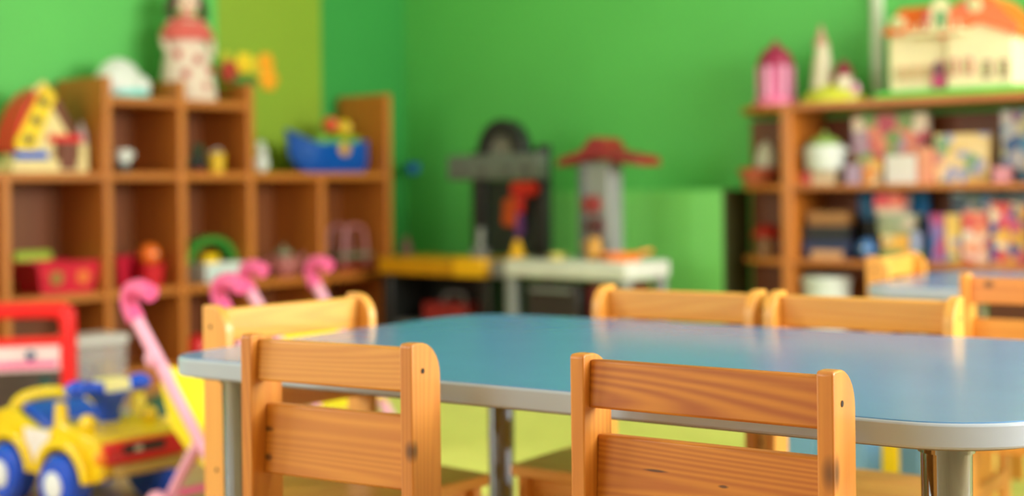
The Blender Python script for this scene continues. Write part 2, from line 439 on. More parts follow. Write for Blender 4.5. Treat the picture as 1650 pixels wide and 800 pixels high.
# ------------------------------------------------------------------ chairs
PL, PD = (242, 178, 78), (220, 138, 46)
m_px = wood('pine_rail', PL, PD, 'X', 1.7, contrast=0.8)
m_pz = wood('pine_post', PL, PD, 'Z', 1.7, contrast=0.8)
m_py = wood('pine_seat', PL, PD, 'Y', 1.7, contrast=0.8)
m_hole = plain('screw_hole', (40, 24, 14), 0.8)
CH_TOP, POST_T, POST_D = 0.587, 0.018, 0.060
def post_outline(top):
    r = 0.043
    pts = [(0.0, 0.0), (POST_D, 0.0), (POST_D, top - r)]
    for k in range(1, 9):
        t = rad(90 * k / 8); pts.append((POST_D - r + r * math.cos(t), top - r + r * math.sin(t)))
    pts += [(0.003, top), (0.0, top - 0.003)]
    return pts
def make_chair(label, loc, rz, w, group='pine children\'s chairs', mats=None, seat_d=0.325):
    """local x = width, y = forward, origin under the middle of the back edge"""
    mats = mats or {}
    t = thing('childrens_chair', label, 'chair', loc, rz, group)
    h = w / 2
    for sd in (-1, 1):
        x0, x1 = sd * h, sd * (h - POST_T)
        po = MB().prism(post_outline(CH_TOP), x0, x1, 'x').build('post', mats.get('post%d' % sd, m_pz), t, bevel=0.003, bseg=3)
        for zz, yy in ((0.553, 0.022), (0.325, 0.034)):
            MB().lathe([(0, -0.0004), (0.0034, -0.0004), (0.0034, 0.0006), (0, 0.0006)], (x0, yy, zz), 12, 'x').build('screw_hole', m_hole, po)
    iw = w - 2 * POST_T
    tilt = rad(-4)
    MB().box((0, 0, 0), (iw + 0.002, 0.018, 0.053)).build('top_rail', mats.get('rail', m_px), t, bevel=0.003, loc=(0, 0.021, 0.5535), rot=(tilt, 0, 0))
    MB().box((0, 0, 0), (iw + 0.002, 0.018, 0.090)).build('lower_rail', mats.get('rail2', m_px), t, bevel=0.003, loc=(0, 0.034, 0.451), rot=(tilt, 0, 0))
    # seat, aprons, front legs, stretchers
    sx = h - POST_T - 0.001
    MB().prism([(-sx, 0.05), (sx, 0.05), (sx, 0.062), (h + 0.008, 0.062), (h + 0.008, seat_d - 0.006), (h - 0.001, seat_d), (-h + 0.001, seat_d), (-h - 0.008, seat_d - 0.006), (-h - 0.008, 0.062), (-sx, 0.062)], 0.284, 0.302, 'z').build('seat', m_px, t, bevel=0.003)
    for sd in (-1, 1):
        MB().prism([(seat_d - 0.062, 0.0), (seat_d - 0.016, 0.0), (seat_d - 0.016, 0.284), (seat_d - 0.062, 0.284)], sd * h, sd * (h - POST_T), 'x').build('front_leg', m_pz, t, bevel=0.003)
        MB().box((sd * (h - POST_T / 2), (POST_D + seat_d - 0.062) / 2, 0.256), (POST_T - 0.004, seat_d - 0.062 - POST_D, 0.055)).build('side_apron', m_py, t, bevel=0.002)
        MB().box((sd * (h - POST_T / 2), (POST_D + seat_d - 0.062) / 2, 0.13), (POST_T - 0.004, seat_d - 0.062 - POST_D, 0.035)).build('side_stretcher', m_py, t, bevel=0.002)
    MB().box((0, seat_d - 0.04, 0.256), (iw, 0.018, 0.055)).build('front_apron', m_px, t, bevel=0.002)
    MB().box((0, 0.03, 0.256), (iw, 0.018, 0.055)).build('rear_apron', m_px, t, bevel=0.002)
    return t

# the sharpest chair, centre foreground, with its own knots and figured grain
m_pzd = wood('pine_post_deep', (214, 142, 48), (178, 100, 24), 'Z', 1.7, coat=0.3, contrast=0.9)
mc = {'post-1': m_pzd, 'rail': wood('pine_figured_rail', (210, 136, 34), (160, 82, 14), 'X', 2.2, coat=0.25, contrast=1.5, seed=3.1),
      'rail2': wood('pine_lower_rail', (214, 142, 40), (172, 94, 18), 'X', 2.2, coat=0.25, contrast=1.2, seed=8.4, knots=[(0.02, -0.009, 0.004, 0.0035, (0.5, 1, 1.6)), (-0.06, -0.009, 0.012, 0.0035, (0.2, 1, 1.8))]),
      'post1': wood('pine_post_with_knot', (214, 142, 52), (176, 98, 28), 'Z', 1.7, contrast=0.8, seed=1.7, knots=[(0.146, 0.006, 0.487, 0.012, (1, 1, 0.5))])}
pc = tbl(-0.643, 1.272)
make_chair('sharpest pine chair in the centre foreground with a dark knot in its right post', pc, -TA, 0.302, mats=mc)
# foreground chair at the left
ml = {'post-1': m_pzd, 'rail': wood('pine_pale_rail', (228, 164, 66), (196, 124, 36), 'X', 1.8, coat=0.3, seed=5.5, contrast=1.0),
      'rail2': wood('pine_pale_lower_rail', (222, 152, 52), (188, 112, 28), 'X', 1.8, coat=0.3, seed=2.2, contrast=1.2, knots=[(-0.112, -0.009, 0.012, 0.006, (0.5, 1, 1.4)), (-0.11, -0.009, -0.024, 0.006, (0.7, 1, 1))]),
      'post1': wood('pine_post_with_worn_knot', (216, 146, 58), (180, 104, 32), 'Z', 1.7, contrast=0.8, seed=6.1, knots=[(0.130, 0.004, 0.460, 0.010, (1, 1, 0.6))])}
p1, p2 = Vector((-0.350, 1.746)), Vector((-0.1205, 1.607)); d12 = (p2 - p1)
make_chair('pine chair in the left foreground with a worn knot on its right post', ((p1 + p2) / 2).to_3d(), math.atan2(d12.y, d12.x), d12.length, mats=ml)
# chair at the left end of the table
MB_ = Vector((0.747, -0.664)); pe = Vector((-0.502, 2.202)) + Vector((0.664, 0.747)) * 0.1625
make_chair('pine chair at the left end of the near table, beside the pink stroller', pe.to_3d(), math.atan2(-MB_.x, MB_.y), 0.325)
# two chairs along the far side
c1 = make_chair('left one of two pine chairs side by side across the near table', tbl(-1.140, 2.222), math.pi - TA, 0.322)
copy_thing(c1, 'right one of two pine chairs side by side across the near table', tbl(-0.799, 2.222), math.pi - TA)
# chairs at the second table
pr = at_depth(1545, 441, 2.74)
a_r, n_r = Vector(pr[:2]).dot(TL), Vector(pr[:2]).dot(TN)
make_chair('pine chair with dark knots at the right edge, back turned, before the distant table', tbl(a_r + 0.16, n_r), -TA, 0.32,
           mats={'rail': wood('pine_knotty_rail', (234, 156, 70), (206, 122, 44), 'X', 1.0, seed=9.3, knots=[(-0.105, -0.009, 0.012, 0.009, (0.7, 1, 1)), (0.03, -0.009, 0.0, 0.009, (1, 1, 1))])})
make_chair('pine chair at the left end of the distant table, before the bookcase', tbl(qa - 0.068, qn + 0.41), -TA - rad(90), 0.30)

# ------------------------------------------------------------------ stepped cube shelf on the left
SL, SD = (204, 124, 44), (164, 90, 26)
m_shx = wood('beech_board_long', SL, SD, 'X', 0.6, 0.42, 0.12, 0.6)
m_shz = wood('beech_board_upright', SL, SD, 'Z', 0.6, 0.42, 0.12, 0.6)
m_shb = wood('beech_back_shade_toned', (140, 76, 26), (106, 54, 16), 'Z', 0.5, 0.5, 0.0, 0.5)  # darker than the boards: the shade inside the bins is put into this colour
DIV = [2.20, 2.598, 3.020, 3.365, 3.714, 4.113, 4.532]
S0 = 3.6
ox, oy = room(S0, LF)
shelf = thing('cube_shelf', 'stepped beech cube shelf full of toys along the green left wall', 'shelf', (ox, oy, 0), ROT_L)
DEPTH, BT = 0.325, 0.034
H_TOP, H_SEC, H_A, H_B = 1.215, 1.142, 0.848, 0.394
tall = {3.020, 3.365, 3.714, 4.532}
for s_ in DIV:
    top = H_TOP if s_ in tall else H_A
    MB().box((s_ - S0, DEPTH / 2, top / 2), (BT, DEPTH, top)).build('divider_panel', m_shz, shelf, bevel=0.004)
for i in range(len(DIV) - 1):
    a_, b_ = DIV[i] + BT / 2 - S0, DIV[i + 1] - BT / 2 - S0
    levels = [0.085, H_B, H_A]
    if i in (2, 3): levels.append(H_SEC)
    for z in levels:
        MB().box(((a_ + b_) / 2, DEPTH / 2 + 0.003, z - 0.016), (b_ - a_, DEPTH - 0.008, 0.032)).build('shelf_board', m_shx, shelf, bevel=0.003)
    hz = H_SEC if i in (2, 3) else H_A
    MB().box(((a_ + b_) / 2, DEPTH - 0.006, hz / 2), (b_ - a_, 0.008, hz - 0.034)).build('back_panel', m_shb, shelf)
    MB().box(((a_ + b_) / 2, 0.03, 0.027), (b_ - a_, 0.014, 0.053)).build('plinth', m_shx, shelf)
def quarter(r, sx, cx, cy, n=12):
    return [(cx, cy)] + [(cx + sx * r * math.cos(rad(90 * k / n)), cy - r * math.sin(rad(90 * k / n))) for k in range(n + 1)]
for z in (1.145, H_A, H_B, 0.085):
    MB().prism(quarter(0.20, 1, DIV[-1] + BT / 2 - S0, DEPTH), z - 0.022, z, 'z').build('corner_shelf', m_shx, shelf, bevel=0.003)
MB().box((DIV[-1] + BT / 2 + 0.1 - S0, DEPTH - 0.004, 0.585), (0.2, 0.008, 1.17)).build('corner_back_panel', plain('green_back_panel', (84, 186, 84), 0.6), shelf)

# ------------------------------------------------------------------ bookcase on the right wall
POST_S = -2.552
ox, oy = (R * POST_S + A * RF)
book = thing('bookcase', 'beech bookcase with rounded end shelves along the right wall', 'bookcase', (ox, oy, 0), ROT_R)
RL = 1.75
RLEV = [(1.082, 0.027), (0.769, 0.022), (0.482, 0.022), (0.180, 0.022)]
for x in (0.0, 0.96, RL):
    MB().box((x, 0.145, 0.528), (0.045, 0.285, 1.056)).build('upright_panel', m_shz, book, bevel=0.004)
MB().box((RL / 2 - 0.0, 0.145, RLEV[0][0] - 0.0135), (RL + 0.05, 0.288, 0.027)).build('top_board', m_shx, book, bevel=0.003)
for z, t_ in RLEV[1:]:
    for x0, x1 in ((0.0225, 0.9375), (0.9825, RL - 0.0225)):
        MB().box(((x0 + x1) / 2, 0.146, z - t_ / 2), (x1 - x0, 0.28, t_)).build('shelf_board', m_shx, book, bevel=0.003)
for x0, x1 in ((0.0225, 0.9375), (0.9825, RL - 0.0225)):
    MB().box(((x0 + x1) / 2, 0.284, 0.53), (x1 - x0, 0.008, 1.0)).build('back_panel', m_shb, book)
for z, t_ in RLEV:
    MB().prism(quarter(0.286, -1, -0.0225 - (0.003 if z > 1 else 0), 0.288), z - t_, z, 'z').build('corner_shelf', m_shx, book, bevel=0.003)
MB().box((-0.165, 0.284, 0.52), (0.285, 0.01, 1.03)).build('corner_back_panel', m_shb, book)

# ------------------------------------------------------------------ low green cabinet against the right wall
g1 = on_right(1163, 0.29 - 0.21, 0); g0 = on_right(866, 0.29 - 0.21, 0)
gs1, gs0 = Vector(g1[:2]).dot(R), Vector(g0[:2]).dot(R)
gx, gy = R * ((gs0 + gs1) / 2) + A * (N_RIGHT - 0.105)
gtop = at_depth(1163, 306, g1.y).z
gc = thing('green_cabinet', 'low light green cabinet against the right wall beside the bookcase', 'cabinet', (gx, gy, 0), ROT_R)
gw = gs1 - gs0
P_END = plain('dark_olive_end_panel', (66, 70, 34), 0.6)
m_gc = plain('light_green_laminate', (124, 214, 104), 0.4, vary=0.02)
MB().box((0, 0.005, gtop / 2), (gw, 0.19, gtop)).build('cabinet_body', m_gc, gc, bevel=0.004)
MB().box((gw / 2 + 0.004, 0.002, gtop / 2), (0.008, 0.20, gtop)).build('end_panel', P_END, gc, bevel=0.002)
for k in (0, 1):
    dr = MB().box((0, 0, 0), (gw / 2 - 0.006, 0.014, gtop - 0.09)).build('door', m_gc, gc, bevel=0.003, loc=((k - 0.5) * gw / 2, -0.097, gtop / 2 + 0.03))
    MB().tube([((0.5 - k) * (gw / 2 - 0.10), -0.007, -0.08), ((0.5 - k) * (gw / 2 - 0.10), -0.025, -0.07), ((0.5 - k) * (gw / 2 - 0.10), -0.025, 0.07), ((0.5 - k) * (gw / 2 - 0.10), -0.007, 0.08)], 0.005, 8).build('handle', m_gc, dr)
bb = MB().box((N_RIGHT - 0.008, (-gs0 + 0.02 + N_LEFT - 0.016) / 2, 0.035), (0.016, N_LEFT - 0.036 + gs0, 0.07))
struct('baseboard_right', bb, MATS['baseboard_beech'], 'wooden baseboard along the green right wall', 'baseboard', ROT_L, bevel=0.003)

# ------------------------------------------------------------------ toys on the cube shelf
P = lambda n, c, r=0.4, **k: plain(n, c, r, **k)
RED, YEL, BLUE = P('red_plastic', (226, 30, 36), 0.3), P('yellow_plastic', (250, 208, 20), 0.3), P('blue_plastic', (14, 92, 214), 0.3)
CREAM, CYAN, ORANGE = P('cream_plastic', (236, 214, 150)), P('turquoise_plastic', (116, 214, 208)), P('orange_plastic', (242, 112, 26))
WHITE, BLACK, GREY = P('white_plastic', (228, 230, 226)), P('black_plastic', (30, 30, 32)), P('grey_plastic', (132, 134, 132))
PINK, HOT, LIME = P('pink_plastic', (246, 176, 204)), P('hot_pink_plastic', (240, 96, 156)), P('lime_plastic', (176, 204, 60))
BROWN, DRED, LGREEN = P('brown_plastic', (112, 50, 32)), P('dark_red_plastic', (140, 28, 34)), P('green_plastic', (52, 168, 58))
DGREEN, PURPLE, NAVY = P('dark_green_plastic', (26, 74, 48)), P('purple_plastic', (112, 60, 130)), P('navy_card', (34, 46, 84))
MAGENTA, CLOTHW = P('magenta_plastic', (150, 26, 70)), P('pale_dress_cloth', (226, 206, 188), 0.8)
SKIN, CORAL = P('doll_skin', (238, 208, 186), 0.5), P('coral_cloth', (214, 96, 88), 0.8)

def hexdisc(mb, c, r, t, axis='y', seg=16):
    return mb.lathe([(0, -t / 2), (r, -t / 2), (r, t / 2), (0, t / 2)], c, seg, axis)

# toy barn
b = thing('toy_barn', 'toy barn with red roof and yellow dotted gable at the far left', 'toy house', on_left(66, 0.135, H_A), ROT_L)
MB().box((-0.02, 0.0, 0.0225), (0.28, 0.16, 0.045)).build('base', CREAM, b, bevel=0.004)
MB().prism([(-0.115, 0.045), (0.115, 0.045), (0.115, 0.13), (0.0, 0.30), (-0.06, 0.235), (-0.115, 0.12)], -0.05, 0.075, 'y').build('gable_wall', CREAM, b, bevel=0.002)
ro = [(0.0, 0.322), (-0.045, 0.295), (-0.085, 0.245), (-0.118, 0.175), (-0.14, 0.085)]
MB().prism(ro + [(x * 0.9 + 0.001, z - 0.012) for x, z in ro[::-1]], -0.045, 0.095, 'y').build('roof_slope', RED, b)
MB().prism([(0.0, 0.322), (0.135, 0.115), (0.122, 0.108), (0.0, 0.300)], -0.045, 0.095, 'y').build('roof_slope', BROWN, b)
fy = [(-0.015, 0.330), (0.035, 0.285), (-0.062, 0.070), (-0.128, 0.078), (-0.138, 0.11)]
fo = MB().prism(fy, -0.062, -0.046, 'y').build('gable_board', YEL, b, bevel=0.004, label='yellow board with three black dots')
for x, z in ((-0.024, 0.262), (-0.054, 0.193), (-0.087, 0.122)):
    hexdisc(MB(), (x, -0.0630, z), 0.019, 0.004).build('dot', BLACK, fo)
MB().box((0.075, -0.055, 0.128), (0.15, 0.02, 0.028)).build('beam', RED, b, bevel=0.003)
MB().prism([(0.0, 0.322), (0.012, 0.322), (0.142, 0.118), (0.105, 0.118), (0.0, 0.275)], -0.060, -0.046, 'y').build('gable_board', BROWN, b, bevel=0.003)
MB().prism([(0.03, 0.010), (0.10, 0.010), (0.10, 0.114), (0.03, 0.114)], -0.088, -0.046, 'y').build('door', BROWN, b)
MB().box((-0.075, -0.06, 0.064), (0.13, 0.03, 0.03)).build('trough', BLUE, b, bevel=0.004)
MB().box((0.145, -0.045, 0.055), (0.036, 0.036, 0.11)).build('gate_post', CREAM, b, bevel=0.004)
MB().lathe([(0.022, 0.11), (0.02, 0.15), (0.0, 0.20)], (0.145, -0.045, 0), 14).build('post_cap', P('grey_pink_plastic', (176, 150, 150)), b)
MB().tube([(-0.045, -0.03, 0.30), (-0.005, -0.03, 0.335), (0.03, -0.03, 0.305)], 0.011, 8).build('ridge_cap', CREAM, b)

# white dome
b = thing('toy_dome', 'white domed toy with a turquoise band above the second column', 'toy', on_left(200, 0.15, H_SEC), ROT_L)
MB().lathe([(0, 0), (0.105, 0), (0.112, 0.012), (0.108, 0.036), (0, 0.036)], (0, 0, 0), 28, sy=0.8).build('base_band', CYAN, b)
MB().ball((-0.02, 0, 0.034), (0.104, 0.085, 0.128), 28, 10, 0.0).build('dome', WHITE, b)
MB().ball((-0.072, -0.02, 0.062), (0.055, 0.06, 0.062)).ball((0.06, -0.02, 0.05), (0.045, 0.05, 0.05)).build('side_bulges', WHITE, b)

# standing doll
b = thing('doll', 'standing doll in a pale dress with coral cape on top of the shelf', 'doll', on_left(304, 0.14, H_SEC), ROT_L - rad(20))
dress = MB().lathe([(0.0, 0.0), (0.118, 0.0), (0.122, 0.01), (0.112, 0.09), (0.096, 0.18), (0.074, 0.25), (0.066, 0.27), (0.072, 0.33), (0.03, 0.355), (0, 0.355)], (0, 0, 0), 26, sy=0.8).build('dress', CLOTHW, b)
for x, y, z in ((-0.03, -0.086, 0.11), (0.05, -0.08, 0.06), (0.02, -0.078, 0.17), (-0.07, -0.073, 0.05), (-0.055, -0.062, 0.19), (0.075, -0.062, 0.13)):
    MB().ball((x, y, z), (0.017, 0.008, 0.02), 10, 6).build('appliqued_flower', P('rose_cloth', (190, 66, 70), 0.8), dress)
MB().lathe([(0.112, 0.255), (0.116, 0.265), (0.094, 0.315), (0.05, 0.352), (0.026, 0.362)], (0, 0, 0), 24, sy=0.72).build('cape', CORAL, b)
MB().ball((0, -0.005, 0.415), (0.05, 0.05, 0.058)).ball((0, -0.055, 0.408), (0.009, 0.008, 0.01), 8, 6).tube([(0, 0, 0.345), (0, 0, 0.375)], 0.02, 10).build('head', SKIN, b)
for sx_ in (-1, 1):
    MB().ball((sx_ * 0.018, -0.05, 0.42), (0.007, 0.005, 0.009), 8, 6).build('eye', BLACK, b)
    MB().tube(smooth_path([(sx_ * 0.06, 0, 0.33), (sx_ * 0.10, -0.01, 0.25), (sx_ * 0.085, -0.05, 0.19)]), [0.02] * 6 + [0.014] * 7, 8).build('arm', CLOTHW, b)
MB().tube([(-0.015, -0.053, 0.388), (0, -0.056, 0.385), (0.015, -0.053, 0.388)], 0.003, 6).build('mouth', CORAL, b)
hr = MB().ball((0, 0.012, 0.428), (0.06, 0.056, 0.058), 18, 8, -0.2)
for sx_ in (-1, 1): hr.tube(smooth_path([(sx_ * 0.05, 0.0, 0.44), (sx_ * 0.068, 0, 0.40), (sx_ * 0.07, -0.01, 0.345)]), 0.02, 8)
hr.build('hair', P('dark_brown_hair', (58, 34, 24), 0.7), b)

# bouquet in a pale vase
b = thing('flower_vase', 'pale vase of red, yellow and orange flowers beside the doll', 'vase', on_left(392, 0.13, H_SEC), ROT_L)
MB().lathe([(0, 0), (0.035, 0), (0.045, 0.02), (0.03, 0.05), (0.036, 0.066), (0.028, 0.066), (0.0, 0.03)], (0, 0, 0), 20).build('vase', P('pale_green_glass', (176, 200, 150), 0.2), b)
rnd = random.Random(4)
RP, YP, LP, AP = P('dark_red_petal', (176, 50, 36), 0.6), P('yellow_petal', (240, 206, 30), 0.6), P('lime_petal', (206, 200, 50), 0.6), P('amber_petal', (244, 166, 16), 0.6)
for x, z, m_, r_ in ((-0.075, 0.135, RP, 0.05), (-0.005, 0.175, YP, 0.048), (0.055, 0.16, LP, 0.05), (0.115, 0.185, AP, 0.045), (0.125, 0.115, AP, 0.052), (0.02, 0.105, RP, 0.042), (-0.06, 0.19, LP, 0.034)):
    y = rnd.uniform(-0.03, 0.03)
    fl = MB()
    for k in range(6):
        t = k * math.pi / 3; fl.ball((x + r_ * 0.62 * math.cos(t), y, z + r_ * 0.62 * math.sin(t)), (r_ * 0.45, 0.012, r_ * 0.45), 8, 5)
    fo = fl.ball((x, y - 0.008, z), r_ * 0.4, 8, 5).build('flower', m_, b)
    MB().tube(smooth_path([(0, 0, 0.03), (x * 0.4, y * 0.5, 0.08), (x, y + 0.006, z)]), 0.0035, 6).build('stem', LGREEN, fo)
for k in range(7):
    t = k * 0.9; x = 0.05 * math.cos(t) - 0.02; y = 0.04 * math.sin(t)
    MB().ball((x, y, 0.09 + 0.012 * k % 0.05), (0.05, 0.010, 0.02), 8, 5).build('leaf', P('leaf_green', (70, 128, 44), 0.6), b)

# little white rabbit figure on the low step
b = thing('toy_rabbit', 'small white rabbit figure on the low step left of the blue boat', 'toy figure', on_left(421, 0.05, H_A), ROT_L)
MB().ball((0, 0, 0.038), (0.034, 0.034, 0.038)).build('body', WHITE, b)
MB().ball((0, -0.006, 0.086), (0.024, 0.024, 0.022)).build('head', WHITE, b)
for sx_ in (-1, 1): MB().ball((sx_ * 0.011, 0, 0.116), (0.007, 0.006, 0.022), 10, 6).build('ear', WHITE, b)

# blue boat with its cargo
bl = on_left(521, 0.14, H_A)
b = thing('toy_boat', 'blue plastic toy boat with a raised bow on the low step', 'toy boat', bl, ROT_L)
b.scale = (1.18, 1.0, 1.12)
hull = MB()
n = 14; secs = []
for i in range(n + 1):
    t = i / n; x = -0.185 + 0.36 * t
    wd = 0.085 * min(1.0, (math.sin(math.pi * min(t * 1.15, 0.5)) ** 0.7 if t < 0.5 else 1.0)) * (1.0 if t < 0.92 else 0.9)
    top = 0.115 + 0.055 * max(0, (0.28 - t) / 0.28) ** 1.3 + 0.012 * max(0, (t - 0.7) / 0.3)
    bot = 0.07 * max(0, (0.2 - t) / 0.2) ** 1.5
    secs.append((x, max(wd, 0.004), top, bot))
vs, fs = [], []
for x, wd, top, bot in secs:
    vs += [(x, -wd, top), (x + 0.01, -wd * 0.86, bot + (top - bot) * 0.35), (x + 0.014, -wd * 0.5, bot), (x + 0.014, wd * 0.5, bot), (x + 0.01, wd * 0.86, bot + (top - bot) * 0.35), (x, wd, top),
           (x + 0.004, wd * 0.86, top - 0.002), (x + 0.01, wd * 0.7, max(bot + 0.02, 0.06)), (x + 0.01, -wd * 0.7, max(bot + 0.02, 0.06)), (x + 0.004, -wd * 0.86, top - 0.002)]
for i in range(n):
    for k in range(10):
        fs.append((i * 10 + k, i * 10 + (k + 1) % 10, (i + 1) * 10 + (k + 1) % 10, (i + 1) * 10 + k))
fs += [tuple(range(10)), tuple(n * 10 + k for k in range(10))[::-1]]
hull._add(vs, [f[::-1] for f in fs]); hull.build('hull', P('boat_blue', (12, 84, 176), 0.3), b)
MB().tube([(x, -w_, t_) for x, w_, t_, _ in secs] + [(x, w_, t_) for x, w_, t_, _ in secs[::-1]], 0.006, 6, True).build('gunwale', P('boat_blue', (12, 84, 176)), b)
MB().ball((0.045, -0.088, 0.095), (0.028, 0.014, 0.028), 14, 8).build('hull_badge', P('amber_plastic', (216, 160, 24)), b, label='round amber badge on the hull')
def cargo(name, label, dx, dy, dz, mat, parts):
    p = Vector((bl.x, bl.y, 0)) + (A * dx).to_3d() + (M * dy).to_3d(); p.z = H_A + 0.068 + dz
    t = thing(name, label, 'toy', p, ROT_L, 'toys piled in the blue boat')
    for nm, mb, mt in parts: mb.build(nm, mt or mat, t)
    return t
cargo('toy_ball', 'red toy ball on top of the blue boat', 0.045, -0.005, 0.115, RED, [('ball', MB().ball((0, 0, 0.038), 0.038), P('vermilion_plastic', (226, 76, 28))), ('valve', MB().ball((0, -0.036, 0.045), 0.006, 8, 5), WHITE)])
cargo('toy_ball', 'yellow toy ball on top of the blue boat', 0.128, 0.0, 0.10, YEL, [('ball', MB().ball((0, 0, 0.040), 0.040), P('golden_plastic', (228, 190, 20))), ('valve', MB().ball((0, -0.038, 0.045), 0.006, 8, 5), WHITE)])
for dx, lb in ((-0.02, 'leftmost light green toy bowl in the blue boat'), (0.075, 'middle light green toy bowl in the blue boat'), (0.168, 'rightmost light green toy bowl in the blue boat')):
    cargo('toy_bowl', lb, dx, -0.012, 0.0, LGREEN, [('bowl', MB().lathe([(0, 0), (0.022, 0), (0.036, 0.03), (0.040, 0.09), (0.034, 0.1), (0.03, 0.085), (0.0, 0.04)], (0, 0, 0), 18), P('leaf_lime_plastic', (104, 178, 36))), ('rim', MB().tube([(0.039 * math.cos(k * 0.3927), 0.039 * math.sin(k * 0.3927), 0.096) for k in range(16)], 0.004, 6, True), LIME)])
cargo('toy_block', 'dark toy block in the bow of the blue boat', -0.105, 0.0, 0.02, BLACK, [('block', MB().box((0, 0, 0.03), (0.045, 0.05, 0.06)), P('charcoal_plastic', (60, 64, 60))), ('stud', MB().lathe([(0, 0.06), (0.014, 0.06), (0.014, 0.07), (0, 0.07)], (0, 0, 0), 12), P('charcoal_plastic', (60, 64, 60)))])

# small things in the upper bins
b = thing('toy_cup', 'white toy cup on a dark saucer in the second column', 'cup', on_left(199, 0.05, H_A), ROT_L)
MB().lathe([(0, 0), (0.034, 0), (0.038, 0.012), (0.034, 0.034), (0, 0.034)], (0, 0, 0), 20).build('saucer', BLACK, b)
MB().lathe([(0, 0.035), (0.022, 0.035), (0.031, 0.06), (0.032, 0.088), (0.028, 0.088), (0.02, 0.045), (0, 0.045)], (0, 0, 0), 20).build('cup', WHITE, b)
MB().tube(smooth_path([(0.03, 0, 0.08), (0.05, 0, 0.072), (0.03, 0, 0.052)]), 0.004, 6).build('handle', WHITE, b)
b = thing('toy_robot', 'dark green toy robot in the third column beside a yellow bucket', 'toy figure', on_left(319, 0.07, H_A), ROT_L)
MB().box((0, 0, 0.045), (0.05, 0.04, 0.05)).build('torso', BLACK, b, bevel=0.005)
MB().box((0, 0, 0.095), (0.036, 0.034, 0.04)).build('head', DGREEN, b, bevel=0.006)
for sx_ in (-1, 1):
    MB().box((sx_ * 0.015, 0, 0.01), (0.018, 0.034, 0.02)).build('foot', DRED, b, bevel=0.003)
    MB().box((sx_ * 0.033, 0, 0.048), (0.013, 0.02, 0.045)).build('arm', DGREEN, b, bevel=0.004)
b = thing('toy_bucket', 'yellow toy bucket in the third column beside a dark robot', 'bucket', on_left(349, 0.06, H_A), ROT_L)
MB().lathe([(0, 0), (0.03, 0), (0.037, 0.08), (0.033, 0.08), (0.027, 0.01), (0, 0.01)], (0, 0, 0), 20).build('pail', P('mustard_plastic', (226, 182, 30)), b)
MB().tube(smooth_path([(-0.036, 0, 0.076), (0, -0.012, 0.098), (0.036, 0, 0.076)]), 0.003, 6).build('handle', WHITE, b)

# baskets and toys in the middle row
def basket(name, label, u, dn, z, w, d, h, mat, group=None, holes=True):
    t = thing(name, label, 'basket', on_left(u, dn, z), ROT_L, group)
    k = 0.80; th = 0.005
    o = [(-w / 2, -d / 2), (w / 2, -d / 2), (w / 2, d / 2), (-w / 2, d / 2)]
    MB().box((0, 0, 0.004), (w * k, d * k, 0.008)).build('bottom', mat, t)
    for i in range(4):
        p, q_ = o[i], o[(i + 1) % 4]
        wl = MB(); vs = []
        for e in (1.0, 1 - 2 * th / min(w, d)):
            vs += [(p[0] * k * e, p[1] * k * e, 0.004), (q_[0] * k * e, q_[1] * k * e, 0.004), (q_[0] * e, q_[1] * e, h), (p[0] * e, p[1] * e, h)]
        wl._add(vs, [(0, 1, 2, 3), (7, 6, 5, 4), (0, 4, 5, 1), (1, 5, 6, 2), (2, 6, 7, 3), (3, 7, 4, 0)])
        wo = wl.build('basket_wall', mat, t)
        if holes and i == 0:
            for fx, mt in ((-0.2, P('olive_sticker', (150, 110, 40))), (0.22, P('orange_sticker', (226, 110, 40)))):
                hexdisc(MB(), (fx * w, -d / 2 * (k + (1 - k) * 0.52) - 0.002, h * 0.52), h * 0.24, 0.004).build('sticker', mt, wo)
    MB().tube([(x, y, h) for x, y in rrect(-w / 2, w / 2, -d / 2, d / 2, 0.015, 4)], 0.006, 6, True).build('rim', mat, t)
    return t
m_bk = P('crimson_plastic', (214, 30, 60), 0.35)
basket('toy_basket', 'crimson plastic basket with stickers in the leftmost bin', 88, 0.14, H_B, 0.27, 0.2, 0.115, m_bk)
b = thing('toy_tray', 'lime green tray leaning behind the crimson sticker basket', 'tray', on_left(50, 0.28, H_B), ROT_L)
MB().box((0, 0, 0.075), (0.15, 0.02, 0.15), rot=(0.0, 0, 0)).build('tray_panel', LIME, b, bevel=0.004)
MB().tube([(x, -0.012, z + 0.075) for x, z in rrect(-0.075, 0.075, -0.075, 0.075, 0.015, 4)], 0.006, 6, True).build('tray_rim', LIME, b)
basket('toy_basket', 'crimson plastic basket in the second column behind a red bucket', 205, 0.20, H_B, 0.19, 0.14, 0.115, m_bk, holes=False)
b = thing('toy_bucket', 'red toy bucket in the second column with an orange ball on it', 'bucket', on_left(241, 0.065, H_B), ROT_L)
MB().lathe([(0, 0), (0.042, 0), (0.056, 0.09), (0.052, 0.09), (0.04, 0.01), (0, 0.01)], (0, 0, 0), 22).build('pail', P('scarlet_plastic', (206, 22, 40)), b)
MB().tube([(0.055 * math.cos(k * 0.3142), 0.055 * math.sin(k * 0.3142), 0.09) for k in range(20)], 0.005, 6, True).build('rim', P('scarlet_plastic', (206, 22, 40)), b)
p = on_left(239, 0.065, H_B + 0.083)
b = thing('toy_ball', 'orange ball resting in the red bucket', 'ball', p, ROT_L)
MB().ball((0, 0, 0.046), 0.044).build('ball', ORANGE, b); MB().ball((0, -0.043, 0.05), 0.006, 8, 5).build('valve', WHITE, b)
b = thing('toy_garage', 'white toy garage with a green arched roof in the third column', 'toy house', on_left(343, 0.10, H_B), ROT_L)
MB().box((0, 0, 0.04), (0.19, 0.15, 0.08)).build('base', WHITE, b, bevel=0.006)
for x in (-0.06, 0.0, 0.06): MB().box((x, -0.077, 0.035), (0.04, 0.008, 0.05)).build('garage_door', P('pale_blue_plastic', (180, 206, 206)), b, bevel=0.002)
